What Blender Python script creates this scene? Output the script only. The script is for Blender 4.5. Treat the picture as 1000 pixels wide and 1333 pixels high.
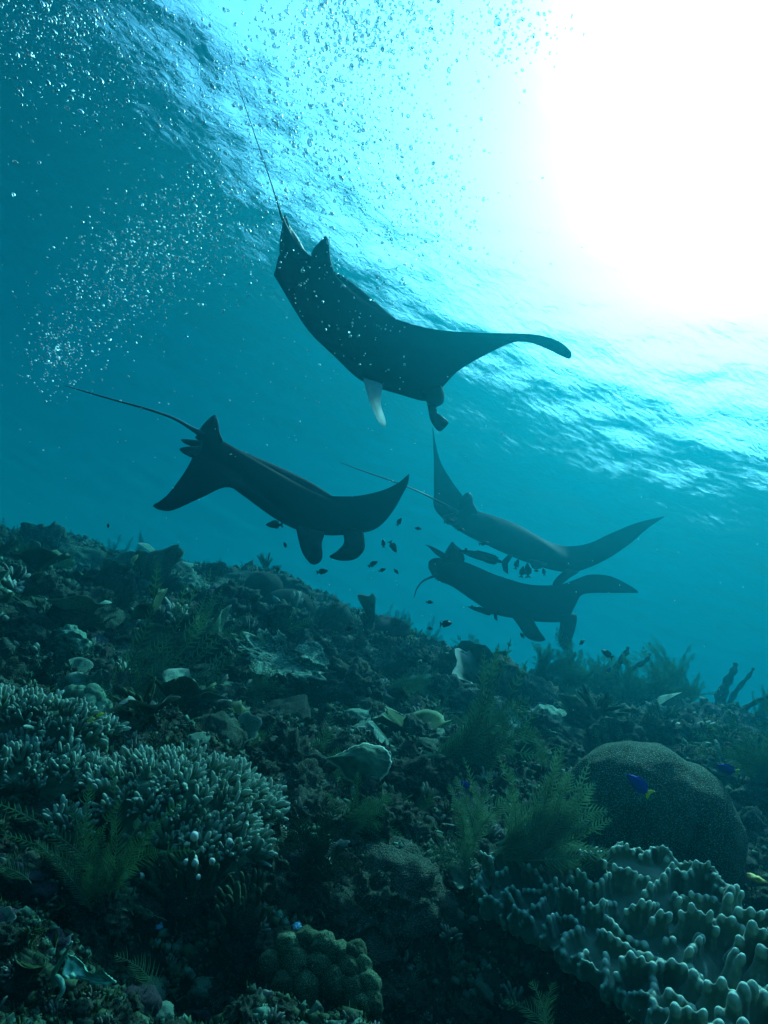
import bpy, bmesh, math, random
import numpy as np
from mathutils import Vector, Matrix, Quaternion

for _o in list(bpy.data.objects):
    bpy.data.objects.remove(_o)
random.seed(7)
rng = np.random.default_rng(11)
SC = bpy.context.scene
COL = SC.collection

# ------------------------------------------------------------------ camera
# View frame: x to the right, y forward, z up as the diver holds the camera.
# W turns it into the real world, where z is up (the diver tilts 25 deg up and rolls 30 deg).
PITCH, ROLL, FPX = math.radians(25), math.radians(30), 884.0
_f = Vector((0, math.cos(PITCH), math.sin(PITCH)))
_u0 = Vector((0, -math.sin(PITCH), math.cos(PITCH)))
_r0 = Vector((1, 0, 0))
_r = _r0 * math.cos(ROLL) + _u0 * math.sin(ROLL)
_u = _u0 * math.cos(ROLL) - _r0 * math.sin(ROLL)
W = Matrix((_r, _f, _u)).transposed()
W4 = W.to_4x4()
UPC = W.transposed() @ Vector((0, 0, 1))          # real up, seen in the view frame
cam_data = bpy.data.cameras.new('camera')
cam = bpy.data.objects.new('camera', cam_data)
COL.objects.link(cam)
cam.matrix_world = Matrix((_r, _u, -_f)).transposed().to_4x4()
cam_data.sensor_fit = 'VERTICAL'
cam_data.sensor_height = 24
cam_data.lens = 12.0 / (666.5 / FPX)
cam_data.clip_start = 0.02
cam_data.clip_end = 400
SC.camera = cam

# ------------------------------------------------------------------ light
_g = W @ Vector((.58, 1, .66))
_el, _az = math.radians(60), math.atan2(_g.x, _g.y)
SUN_W = Vector((math.sin(_az) * math.cos(_el), math.cos(_az) * math.cos(_el), math.sin(_el)))
sun_el = math.asin(SUN_W.z)
sun_az = math.atan2(SUN_W.x, SUN_W.y)
world = bpy.data.worlds.new('World')
SC.world = world
world.use_nodes = True
wn = world.node_tree
wn.nodes.clear()
sky = wn.nodes.new('ShaderNodeTexSky')
sky.sky_type = 'NISHITA'
sky.sun_disc = False
sky.dust_density = 1.2
sky.sun_elevation = sun_el
sky.sun_rotation = sun_az
bg = wn.nodes.new('ShaderNodeBackground')
bg.inputs[1].default_value = 0.15
wo = wn.nodes.new('ShaderNodeOutputWorld')
wn.links.new(sky.outputs[0], bg.inputs[0])
wn.links.new(bg.outputs[0], wo.inputs[0])
sl = bpy.data.lights.new('sun', 'SUN')
sl.energy = 2.0
sl.angle = math.radians(0.5)
sl.color = (1.0, 0.97, 0.93)
sun = bpy.data.objects.new('sun', sl)
COL.objects.link(sun)
sun.rotation_euler = SUN_W.to_track_quat('Z', 'Y').to_euler()
sun.location = SUN_W * 50

vs = SC.view_settings
SC.display_settings.display_device = 'sRGB'
vs.view_transform = 'Standard'
vs.look = 'None'
vs.exposure = 2.05
vs.gamma = 1.0
vs.use_curve_mapping = False
cy = SC.cycles
cy.max_bounces = 8
cy.diffuse_bounces = 1
cy.glossy_bounces = 2
cy.transmission_bounces = 2
cy.volume_bounces = 1
cy.transparent_max_bounces = 12
cy.use_denoising = True
cy.denoiser = 'OPENIMAGEDENOISE'
cy.sample_clamp_indirect = 4.0
cy.caustics_reflective = False
cy.caustics_refractive = False

# ------------------------------------------------------------------ helpers
def PT(px, py, d):
    """a point at depth d behind the photograph's pixel, in the view frame"""
    return Vector(((px - 500) / FPX * d, d, (666.5 - py) / FPX * d))

def place(o, loc=(0, 0, 0), rot=None, scale=1.0):
    m = W4 @ Matrix.Translation(Vector(loc))
    if rot is not None:
        m = m @ rot.to_4x4()
    if not hasattr(scale, '__len__'):
        scale = (scale,) * 3
    o.matrix_world = m @ Matrix.Diagonal((*scale, 1))
    return o

def tag(o, label=None, cat=None, group=None, kind=None):
    if label: o['label'] = label
    if cat: o['category'] = cat
    if group: o['group'] = group
    if kind: o['kind'] = kind
    return o

def link(name, data, parent=None):
    o = bpy.data.objects.new(name, data)
    COL.objects.link(o)
    if parent: o.parent = parent
    return o

def empty(name, *a, **k):
    o = link(name, None)
    o.empty_display_size = 0.1
    return tag(o, *a, **k)

def mk(name, verts, faces, mat, smooth=True):
    me = bpy.data.meshes.new(name)
    me.from_pydata([tuple(v) for v in verts], [], faces)
    if mat: me.materials.append(mat)
    if smooth and len(me.polygons):
        me.polygons.foreach_set('use_smooth', [True] * len(me.polygons))
    me.update()
    return me

class MB:
    def __init__(s): s.v = []; s.f = []
    def add(s, v, f):
        n = len(s.v); s.v += [tuple(x) for x in v]; s.f += [tuple(i + n for i in q) for q in f]
    def mesh(s, name, mat, smooth=True): return mk(name, s.v, s.f, mat, smooth)

def basis(n, up=None):
    n = Vector(n).normalized()
    a = Vector(up) if up is not None else (Vector((0, 0, 1)) if abs(n.z) < .9 else Vector((1, 0, 0)))
    x = a.cross(n).normalized()
    return x, n.cross(x), n

def tube(pts, radii, seg=6, flat=1.0):
    pts = [Vector(p) for p in pts]
    v, f = [], []
    x = None
    for i, p in enumerate(pts):
        t = (pts[min(i + 1, len(pts) - 1)] - pts[max(i - 1, 0)]).normalized()
        if x is None: x, y, _ = basis(t)
        else:
            x = (x - t * x.dot(t)).normalized(); y = t.cross(x)
        for k in range(seg):
            a = 2 * math.pi * k / seg
            v.append(p + (x * math.cos(a) + y * math.sin(a) * flat) * radii[i])
    for i in range(len(pts) - 1):
        for k in range(seg):
            a = i * seg + k; b = i * seg + (k + 1) % seg
            f.append((a, b, b + seg, a + seg))
    f.append(tuple(range(seg))[::-1])
    f.append(tuple(range((len(pts) - 1) * seg, len(pts) * seg)))
    return v, f

def catmull(P, n):
    """P: list of tuples; n steps per span"""
    P = [np.array(p, float) for p in P]
    out = []
    for i in range(len(P) - 1):
        p0 = P[i - 1] if i else 2 * P[0] - P[1]
        p1, p2 = P[i], P[i + 1]
        p3 = P[i + 2] if i + 2 < len(P) else 2 * P[-1] - P[-2]
        for k in range(n):
            t = k / n
            out.append(.5 * ((2 * p1) + (p2 - p0) * t + (2 * p0 - 5 * p1 + 4 * p2 - p3) * t * t + (3 * p1 - p0 - 3 * p2 + p3) * t ** 3))
    out.append(P[-1])
    return out

# ---- numpy noise
def _hash(ix, iy, seed):
    h = (ix.astype(np.int64) * 374761393 + iy.astype(np.int64) * 668265263 + seed * 974634777) & 0x7fffffff
    h = ((h ^ (h >> 13)) * 1274126177) & 0x7fffffff
    h = (h ^ (h >> 16)) & 0x7fffffff
    return h / 0x7fffffff

def vnoise(x, y, seed=0):
    x = np.asarray(x, float); y = np.asarray(y, float)
    ix = np.floor(x); iy = np.floor(y)
    fx = x - ix; fy = y - iy
    fx = fx * fx * fx * (fx * (fx * 6 - 15) + 10); fy = fy * fy * fy * (fy * (fy * 6 - 15) + 10)
    a = _hash(ix, iy, seed); b = _hash(ix + 1, iy, seed); c = _hash(ix, iy + 1, seed); d = _hash(ix + 1, iy + 1, seed)
    return (a + (b - a) * fx) * (1 - fy) + (c + (d - c) * fx) * fy - .5

def cells(x, y, seed=0):
    """distance to the nearest scattered point (lumps)"""
    x = np.asarray(x, float); y = np.asarray(y, float)
    ix = np.floor(x); iy = np.floor(y)
    best = np.full(x.shape, 9.0)
    for a in (-1, 0, 1):
        for b in (-1, 0, 1):
            px = ix + a + _hash(ix + a, iy + b, seed); py = iy + b + _hash(ix + a, iy + b, seed + 77)
            best = np.minimum(best, (px - x) ** 2 + (py - y) ** 2)
    return np.sqrt(best)

# ------------------------------------------------------------------ materials
def newmat(name):
    m = bpy.data.materials.new(name)
    m.use_nodes = True
    nt = m.node_tree
    nt.nodes.clear()
    out = nt.nodes.new('ShaderNodeOutputMaterial')
    return m, nt, out

def principled(nt, out, rough=.8, spec=.25, sheen=0, sss=0):
    p = nt.nodes.new('ShaderNodeBsdfPrincipled')
    p.inputs['Roughness'].default_value = rough
    p.inputs['Specular IOR Level'].default_value = spec
    p.inputs['Sheen Weight'].default_value = sheen
    nt.links.new(p.outputs[0], out.inputs[0])
    return p

def ramp(nt, fac, stops, interp='LINEAR'):
    r = nt.nodes.new('ShaderNodeValToRGB')
    r.color_ramp.interpolation = interp
    e = r.color_ramp.elements
    while len(e) < len(stops): e.new(.5)
    for i, (pos, c) in enumerate(stops):
        e[i].position = pos; e[i].color = (*c, 1) if len(c) == 3 else c
    nt.links.new(fac, r.inputs[0])
    return r.outputs[0]

def texco(nt, kind='Object'):
    n = nt.nodes.new('ShaderNodeTexCoord')
    return n.outputs[kind]

def noise(nt, co, scale, detail=4, rough=.55, dist=0):
    n = nt.nodes.new('ShaderNodeTexNoise')
    n.inputs['Scale'].default_value = scale; n.inputs['Detail'].default_value = detail
    n.inputs['Roughness'].default_value = rough; n.inputs['Distortion'].default_value = dist
    nt.links.new(co, n.inputs['Vector'])
    return n.outputs[0]

def voro(nt, co, scale, feature='F1', out=0):
    n = nt.nodes.new('ShaderNodeTexVoronoi')
    n.feature = feature
    n.inputs['Scale'].default_value = scale
    nt.links.new(co, n.inputs['Vector'])
    return n.outputs[out]

def mixc(nt, fac, a, b, mode='MIX'):
    n = nt.nodes.new('ShaderNodeMix'); n.data_type = 'RGBA'; n.blend_type = mode
    for s, v in ((0, fac), (6, a), (7, b)):
        if hasattr(v, 'links'): nt.links.new(v, n.inputs[s])
        elif s == 0: n.inputs[0].default_value = v
        else: n.inputs[s].default_value = (*v, 1)
    return n.outputs[2]

def bump(nt, h, p, dist=.01, strength=.8):
    b = nt.nodes.new('ShaderNodeBump')
    b.inputs['Distance'].default_value = dist; b.inputs['Strength'].default_value = strength
    nt.links.new(h, b.inputs['Height'])
    nt.links.new(b.outputs[0], p.inputs['Normal'])
    return b

def reef_mat(name, stops, scale=6, fleck=None, bscale=30, bdist=.01, rough=.85, sheen=0, sheen_col=None, per_object=True, tip=None, spots=None):
    """mottled living rock: colour from noise, optional pale flecks, tips and polyp spots"""
    green = lambda c: (c[0] * .52, c[1], c[2] * .80)   # cuts red and blue; the water's loss of red light put into the colour
    stops = [(q, green(c)) for q, c in stops]
    m, nt, out = newmat(name)
    p = principled(nt, out, rough, .1, sheen=sheen)
    if sheen_col: p.inputs['Sheen Tint'].default_value = (*sheen_col, 1)
    co = texco(nt)
    if per_object:
        oi = nt.nodes.new('ShaderNodeObjectInfo')
        va = nt.nodes.new('ShaderNodeVectorMath'); va.operation = 'MULTIPLY_ADD'
        va.inputs[1].default_value = (1, 1, 1)
        cb = nt.nodes.new('ShaderNodeCombineXYZ')
        mu = nt.nodes.new('ShaderNodeMath'); mu.operation = 'MULTIPLY'; mu.inputs[1].default_value = 37
        nt.links.new(oi.outputs['Random'], mu.inputs[0])
        nt.links.new(mu.outputs[0], cb.inputs[0])
        nt.links.new(co, va.inputs[0]); nt.links.new(cb.outputs[0], va.inputs[2])
        co = va.outputs[0]
    n1 = noise(nt, co, scale, 6, .62, .4)
    c = ramp(nt, n1, stops)
    if fleck:
        n2 = noise(nt, co, fleck[1], 3, .6)
        f = ramp(nt, n2, [(fleck[2], (0, 0, 0)), (fleck[2] + .06, (1, 1, 1))])
        c = mixc(nt, f, c, fleck[0])
    if spots:
        v = voro(nt, co, spots[1])
        f = ramp(nt, v, [(spots[2], (1, 1, 1)), (spots[2] + .12, (0, 0, 0))])
        c = mixc(nt, f, c, spots[0])
    if tip:
        at = nt.nodes.new('ShaderNodeAttribute'); at.attribute_name = 'tip'
        f = ramp(nt, at.outputs['Fac'], [(tip[1], (0, 0, 0)), (1, (1, 1, 1))])
        c = mixc(nt, f, c, tip[0])
    if per_object:
        br = nt.nodes.new('ShaderNodeMapRange')
        br.inputs[3].default_value = .65; br.inputs[4].default_value = 1.35
        nt.links.new(oi.outputs['Random'], br.inputs[0])
        hv = nt.nodes.new('ShaderNodeHueSaturation')
        nt.links.new(br.outputs[0], hv.inputs['Value'])
        nt.links.new(c, hv.inputs['Color'])
        c = hv.outputs[0]
    nt.links.new(c, p.inputs['Base Color'])
    h = noise(nt, co, bscale, 5, .65)
    if spots:
        mm = nt.nodes.new('ShaderNodeMath'); mm.operation = 'SUBTRACT'
        nt.links.new(h, mm.inputs[0]); nt.links.new(v, mm.inputs[1]); h = mm.outputs[0]
    bump(nt, h, p, bdist)
    return m

def plain_mat(name, col, rough=.7, spec=.3, nscale=20, var=.35, bdist=.002):
    m, nt, out = newmat(name)
    p = principled(nt, out, rough, spec)
    co = texco(nt)
    n = noise(nt, co, nscale, 4)
    nt.links.new(ramp(nt, n, [(.3, tuple(c * (1 - var) for c in col)), (.7, tuple(min(1, c * (1 + var)) for c in col))]), p.inputs['Base Color'])
    bump(nt, n, p, bdist)
    return m

# ------------------------------------------------------------------ the reef's ground
NRM = Vector((.187, .045, 1)).normalized()

def G(x, y, fine=True):
    """height of the reef in the view frame"""
    x = np.asarray(x, float); y = np.asarray(y, float)
    z = -1.0 - .045 * y - .187 * x
    # big swells and hollows
    z = z + .34 * vnoise(x / 1.7 + 3.1, y / 1.9 + 1.7, 1) * np.clip(y / 3, .35, 1.2)
    z = z + .30 * vnoise(x / .8, y / .8, 2)
    r = vnoise(x / .42, y / .42, 3)
    z = z + .16 * (.25 - np.abs(r)) 
    # the dark hollow in front, under the leather coral's edge
    z = z - .34 * np.exp(-(((x - .16) / .26) ** 2 + ((y - 1.62) / .30) ** 2))
    z = z - .22 * np.exp(-(((x + .42) / .20) ** 2 + ((y - 1.52) / .13) ** 2))
    z = z - .20 * np.exp(-(((x - .62) / .30) ** 2 + ((y - 1.66) / .26) ** 2))
    z = z - .115 * np.maximum(0, x + .8) * np.clip((y - 3) / 5, 0, 1.2)
    if fine:
        c = cells(x / .21, y / .21, 5)
        z = z + .085 * np.clip(.75 - c, 0, 1)
        z = z + .10 * vnoise(x / .16, y / .16, 6)
        c2 = cells(x / .07, y / .07, 8)
        z = z + .028 * np.clip(.8 - c2, 0, 1)
        z = z + .045 * vnoise(x / .06, y / .06, 9) + .026 * vnoise(x / .024, y / .024, 10)
    # the edge of the reef
    e = np.maximum(0, y - (9.2 - .30 * x))
    z = z - .75 * e * e / (e + 2.0) - .02 * e * e
    wz = UPC.x * x + UPC.y * y + UPC.z * z
    over = np.maximum(0, wz - 4.6)
    return z - over * 1.3 / UPC.z * .8

_ys = np.geomspace(.9, 16, 900)
_yc = np.geomspace(.9, 16, 200)
def hits(px, py):
    """depths at which the rays of pixels meet the reef; nan over the skyline"""
    px = np.asarray(px, float); py = np.asarray(py, float)
    u = ((px - 500) / FPX)[:, None]; v = ((666.5 - py) / FPX)[:, None]
    Y = np.broadcast_to(_yc, (len(px), len(_yc)))
    b = v * Y < G(u * Y, Y)
    i = np.maximum(b.argmax(1), 1)
    ya, yb = _yc[i - 1], _yc[i]
    Y = ya[:, None] + (yb - ya)[:, None] * np.linspace(0, 1, 8)[None]
    b2 = v * Y < G(u * Y, Y); b2[:, -1] = True
    d = Y[np.arange(len(px)), b2.argmax(1)]
    d[~b.any(1)] = np.nan
    return d

def hit(px, py):
    d = float(hits([px], [py])[0])
    return None if d != d else d

def on_reef(px, py, sink=0.0):
    d = hit(px, py)
    if d is None:
        return ridge(px)
    return PT(px, py, d) - NRM * sink

def before(px, py, gap=.03, r=14):
    """a depth just in front of the reef round a pixel"""
    d = hits([px - r, px, px + r, px, px], [py, py, py, py - r, py + r])
    return float(np.nanmin(d)) - gap

def ridge(px, sink=0.0):
    u = (px - 500) / FPX
    g = G(u * _ys, _ys, True) / _ys
    g[(_ys < 4) | (_ys > 7.6)] = -9
    i = int(np.argmax(g))
    return Vector((u * _ys[i], _ys[i], g[i] * _ys[i] - sink))
# ------------------------------------------------------------------ setting: reef slope
m_ground, nt, out = newmat('living_rock')
p = principled(nt, out, .9, .15)
co = texco(nt)
n1 = noise(nt, co, 1.6, 8, .7, .6)
c = ramp(nt, n1, [(.30, (.012, .02, .014)), (.44, (.03, .04, .026)), (.52, (.06, .055, .045)), (.60, (.02, .036, .022)), (.75, (.075, .10, .075))])
n2 = noise(nt, co, 19, 6, .7)
c = mixc(nt, ramp(nt, n2, [(.36, (1, 1, 1)), (.50, (0, 0, 0))]), c, (.005, .009, .006))
c = mixc(nt, ramp(nt, n2, [(.60, (0, 0, 0)), (.67, (1, 1, 1))]), c, (.20, .27, .22))
n3 = noise(nt, co, 7, 4, .6)
c = mixc(nt, ramp(nt, n3, [(.62, (0, 0, 0)), (.66, (1, 1, 1))]), c, (.08, .05, .06))
nt.links.new(c, p.inputs['Base Color'])
bump(nt, noise(nt, co, 60, 8, .75), p, .03, 1)

def ground_mesh():
    ys = list(np.linspace(-2.2, .9, 26)[:-1])
    y = .9
    while y < 32:
        ys.append(y); y += max(.0055, .0055 * y)
    ys = np.array(ys)
    us = np.concatenate([np.linspace(-2.6, -.80, 30)[:-1], np.linspace(-.80, .80, 560), np.linspace(.80, 2.6, 30)[1:]])
    Y, U = np.meshgrid(ys, us, indexing='ij')
    X = U * (np.maximum(Y, 0) + .9)
    Z = G(X, Y)
    ny, nx = Y.shape
    V = np.stack([X, Y, Z], -1).reshape(-1, 3)
    idx = np.arange(ny * nx).reshape(ny, nx)
    F = np.stack([idx[:-1, :-1], idx[:-1, 1:], idx[1:, 1:], idx[1:, :-1]], -1).reshape(-1, 4)
    return V, F

def np_mesh(name, V, F, mat, smooth=True):
    me = bpy.data.meshes.new(name)
    me.vertices.add(len(V)); me.vertices.foreach_set('co', V.astype(np.float32).ravel())
    k = F.shape[1]
    me.loops.add(F.size); me.loops.foreach_set('vertex_index', F.astype(np.int32).ravel())
    me.polygons.add(len(F)); me.polygons.foreach_set('loop_start', np.arange(0, F.size, k, dtype=np.int32))
    me.polygons.foreach_set('loop_total', np.full(len(F), k, np.int32))
    me.materials.append(mat)
    me.update(calc_edges=True); me.validate()
    if smooth: me.polygons.foreach_set('use_smooth', np.ones(len(me.polygons), bool))
    return me

GV, GF = ground_mesh()
ground = link('reef_slope', np_mesh('reef_slope', GV, GF, m_ground))
place(ground)
tag(ground, kind='structure')
GW = GV @ np.array(W).T
zmin = float(GW[:, 2].min())

# ------------------------------------------------------------------ setting: water surface seen from below
HS = 7.0
m_surf, nt, out = newmat('water_surface')
fr = nt.nodes.new('ShaderNodeFresnel'); fr.inputs['IOR'].default_value = 1.333
tr = nt.nodes.new('ShaderNodeBsdfTransparent'); tr.inputs[0].default_value = (.93, .97, .98, 1)
rf = nt.nodes.new('ShaderNodeBsdfRefraction'); rf.inputs['IOR'].default_value = 1.333; rf.inputs['Roughness'].default_value = .78
rf.inputs['Color'].default_value = (.96, .99, 1, 1)
gl = nt.nodes.new('ShaderNodeBsdfGlossy'); gl.inputs['Roughness'].default_value = .08; gl.inputs['Color'].default_value = (.95, .98, 1, 1)
mt = nt.nodes.new('ShaderNodeMixShader'); mt.inputs[0].default_value = .24
mx = nt.nodes.new('ShaderNodeMixShader')
co = texco(nt)
mp = nt.nodes.new('ShaderNodeMapping'); mp.inputs['Scale'].default_value = (1, 1.6, 1); mp.inputs['Rotation'].default_value = (0, 0, .5)
nt.links.new(co, mp.inputs[0])
nz = noise(nt, mp.outputs[0], 5.5, 5, .62, .8)
bp = nt.nodes.new('ShaderNodeBump'); bp.inputs['Distance'].default_value = .05; bp.inputs['Strength'].default_value = .14
nt.links.new(nz, bp.inputs['Height'])
for nd in (fr, rf, gl): nt.links.new(bp.outputs[0], nd.inputs['Normal'])
nt.links.new(tr.outputs[0], mt.inputs[1]); nt.links.new(rf.outputs[0], mt.inputs[2])
nt.links.new(fr.outputs[0], mx.inputs[0]); nt.links.new(mt.outputs[0], mx.inputs[1]); nt.links.new(gl.outputs[0], mx.inputs[2])
nt.links.new(mx.outputs[0], out.inputs[0])

def surface_mesh():
    n = 620
    t = np.linspace(-1, 1, n)
    s = np.sinh(t * 3.1) / np.sinh(3.1) * 62
    X, Y = np.meshgrid(s + 1.5, s + 5, indexing='ij')
    Z = np.zeros_like(X)
    g = np.random.default_rng(5)
    for lam, steep, cnt in ((6.5, .005, 3), (3.4, .006, 5), (1.9, .009, 7), (1.05, .008, 9), (.6, .008, 10), (.35, .006, 9)):
        fade = np.clip(1.6 - np.hypot(X, Y - 5) / (lam * 28), 0, 1)
        for _ in range(cnt):
            l = lam * g.uniform(.75, 1.3); a = .9 + g.normal() * .75; ph = g.uniform(0, 6.28)
            k = 2 * math.pi / l
            w = (math.cos(a) * X + math.sin(a) * Y) * k + ph + 1.1 * vnoise(X / (3 * lam), Y / (3 * lam), int(lam * 10))
            Z += fade * steep / k * (np.sin(w) + .25 * np.sin(2 * w))
    V = np.stack([X, Y, Z], -1).reshape(-1, 3)
    idx = np.arange(n * n).reshape(n, n)
    F = np.stack([idx[:-1, :-1], idx[1:, :-1], idx[1:, 1:], idx[:-1, 1:]], -1).reshape(-1, 4)
    return V, F
SV, SF = surface_mesh()
surf = link('water_surface', np_mesh('water_surface', SV, SF, m_surf))
surf.location = (0, 0, HS)
tag(surf, kind='structure')

# ------------------------------------------------------------------ the water itself
m_vol, nt, out = newmat('sea_water')
pv = nt.nodes.new('ShaderNodeVolumePrincipled')
DENS = .40
SIG_S = np.array((.0003, .0118, .0160))
SIG_A = np.array((.145, .029, .0240))
pv.inputs['Density'].default_value = DENS
alb = SIG_S / DENS
pv.inputs['Color'].default_value = (*alb, 1)
ab = (1 - SIG_A / DENS / (1 - alb)) ** 2
pv.inputs['Absorption Color'].default_value = (*np.clip(ab, 0, 1), 1)
pv.inputs['Anisotropy'].default_value = .74
nt.links.new(pv.outputs[0], out.inputs['Volume'])
def box_mesh(name, a, b, mat):
    v = [(x, y, z) for x in (a[0], b[0]) for y in (a[1], b[1]) for z in (a[2], b[2])]
    f = [(0, 1, 3, 2), (4, 6, 7, 5), (0, 4, 5, 1), (2, 3, 7, 6), (0, 2, 6, 4), (1, 5, 7, 3)]
    return mk(name, v, f, mat, False)
haze = link('haze', box_mesh('haze', (-70, -66, zmin - 1), (72, 76, HS + 1.2), m_vol))
tag(haze, kind='stuff')
# ------------------------------------------------------------------ manta rays
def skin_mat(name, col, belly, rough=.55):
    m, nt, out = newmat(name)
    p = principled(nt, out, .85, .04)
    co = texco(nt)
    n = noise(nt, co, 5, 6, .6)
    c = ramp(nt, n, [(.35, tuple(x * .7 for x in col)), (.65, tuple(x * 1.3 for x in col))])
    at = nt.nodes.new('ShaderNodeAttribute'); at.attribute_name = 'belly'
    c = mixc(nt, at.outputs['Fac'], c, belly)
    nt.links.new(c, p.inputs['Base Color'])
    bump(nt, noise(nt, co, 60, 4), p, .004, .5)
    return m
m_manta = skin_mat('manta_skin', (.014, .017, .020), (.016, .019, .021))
m_pale, nt, out = newmat('manta_pale_skin')
_d = nt.nodes.new('ShaderNodeBsdfDiffuse'); _t = nt.nodes.new('ShaderNodeBsdfTranslucent'); _m = nt.nodes.new('ShaderNodeMixShader')
_c = ramp(nt, noise(nt, texco(nt), 14, 4), [(.30, (.6, .8, .8)), (.55, (.85, .92, .92))])
nt.links.new(_c, _d.inputs[0]); nt.links.new(_c, _t.inputs[0])
_m.inputs[0].default_value = .75
nt.links.new(_d.outputs[0], _m.inputs[1]); nt.links.new(_t.outputs[0], _m.inputs[2]); nt.links.new(_m.outputs[0], out.inputs[0])
m_lit_back = skin_mat('manta_lit_back_skin', (.022, .034, .038), (.022, .034, .038))  # sunlight on the upper back painted in as a lighter skin
m_finskin = plain_mat('manta_fin_skin', (.022, .026, .030), .5)

def airfoil(t):
    return 5 * (.2969 * math.sqrt(t) - .126 * t - .3516 * t * t + .2843 * t ** 3 - .1036 * t ** 4)

def loft(stations, nsub=6, nch=16):
    """stations: (LEx,LEy,LEd, TEx,TEy,TEd, thickness up, thickness down)"""
    st = catmull(stations, nsub)
    L = [PT(*s[0:3]) for s in st]; T = [PT(*s[3:6]) for s in st]
    M = [(a + b) / 2 for a, b in zip(L, T)]
    ns = []
    for i in range(len(st)):
        sp = M[min(i + 2, len(st) - 1)] - M[max(i - 2, 0)]
        ns.append((T[i] - L[i]).cross(sp).normalized())
    for i in range(len(ns)):
        if ns[i].dot(UPC) < 0 and abs(ns[i].dot(UPC)) > .2: ns[i] = -ns[i]
    for i in range(1, len(ns)):
        if ns[i].dot(ns[i - 1]) < 0: ns[i] = -ns[i]
    sm = []
    for i in range(len(ns)):
        a = Vector((0, 0, 0))
        for k in range(-5, 6):
            a += ns[min(max(i + k, 0), len(ns) - 1)]
        c = (T[i] - L[i]); c = c.normalized() if c.length > 1e-6 else Vector((1, 0, 0))
        a = a - c * a.dot(c)
        sm.append(a.normalized() if a.length > 1e-6 else ns[i])
    V, F, B = [], [], []
    ring = 2 * nch
    for i, s in enumerate(st):
        c = T[i] - L[i]; cl = c.length
        for k in range(ring):
            if k <= nch: t = .5 - .5 * math.cos(math.pi * k / nch); sg = 1; th = s[6]
            else:
                t = .5 - .5 * math.cos(math.pi * (ring - k) / nch); sg = -1; th = s[7]
            # thickness as an airfoil with a blunter nose; a little camber
            V.append(L[i] + c * t + sm[i] * (sg * max(th, .002) * airfoil(t)))
            B.append(0 if sg > 0 else 1)
    for i in range(len(st) - 1):
        for k in range(ring):
            a = i * ring + k; b = i * ring + (k + 1) % ring
            F.append((a, b, b + ring, a + ring))
    F.append(tuple(range(ring))[::-1]); F.append(tuple(range((len(st) - 1) * ring, len(st) * ring)))
    return V, F, B

def centre_mesh(V, c): return [v - c for v in V]

def add_attr(me, name, vals):
    a = me.attributes.new(name, 'FLOAT', 'POINT')
    a.data.foreach_set('value', np.array(vals, np.float32))

def fin(outline, th, mat, name, c, subdiv=3):
    """outline: (px,py,d) round the fin; a lens-shaped solid"""
    n = 4
    pts = catmull(list(outline) + [outline[0]], n)[:-1]
    P = [PT(*q) for q in pts]
    m = sum(P, Vector()) / len(P)
    nr = Vector((0, 0, 0))
    for i in range(len(P)): nr += (P[i] - m).cross(P[(i + 1) % len(P)] - m)
    nr.normalize()
    V, F = [], []
    k = len(P)
    for s in (1, -1):
        for f, h in ((1.0, .06), (.8, .55), (.45, .9)):
            for q in P: V.append(m + (q - m) * f + nr * (s * th * h))
        V.append(m + nr * (s * th))
    half = 3 * k + 1
    for s in (0, 1):
        o = s * half
        for r in range(2):
            for i in range(k):
                a, b = o + r * k + i, o + r * k + (i + 1) % k
                q = (a, b, b + k, a + k)
                F.append(q if s == 0 else q[::-1])
        for i in range(k):
            q = (o + 2 * k + i, o + 2 * k + (i + 1) % k, o + 3 * k)
            F.append(q if s == 0 else q[::-1])
    for i in range(k):
        F.append((i, half + i, half + (i + 1) % k, (i + 1) % k))
    return mk(name, [v - c for v in V], F, mat)

def nearer(k, pts):
    return [tuple(q[:2]) + (q[2] * k,) + ((q[3], q[4], q[5] * k, q[6] * k, q[7] * k) if len(q) == 8 else tuple(x * k for x in q[3:])) for q in pts]

def manta(label, stations, fins, tail, centre, k=1.0, back=None):
    stations = nearer(k, stations); tail = nearer(k, tail); centre = nearer(k, [centre])[0]
    fins = [(a, nearer(k, b), t * k, m) for a, b, t, m in fins]
    c = PT(*centre)
    root = empty('manta_ray', label, 'manta ray', 'manta rays gliding over the reef')
    place(root, c)
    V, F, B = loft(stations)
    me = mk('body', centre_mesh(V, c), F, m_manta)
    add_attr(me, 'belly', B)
    link('body', me, root)
    for name, outline, th, mat in fins:
        link(name, fin(outline, th, mat, name, c), root)
    if back:
        pts = catmull(nearer(k, back), 5); n = len(pts)
        v, f = tube([PT(*q[:3]) - c for q in pts], [max(.004, q[3] * k) for q in pts], 14, .8)
        link('back', mk('back', v, f, m_lit_back), root)
    if tail:
        pts = catmull(tail, 5)
        n = len(pts)
        P = [PT(*q[:3]) - c for q in pts]
        v, f = tube(P, [max(.002, q[3]) for q in pts], 8)
        link('tail', mk('tail', v, f, m_finskin), root)
    return root

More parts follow.
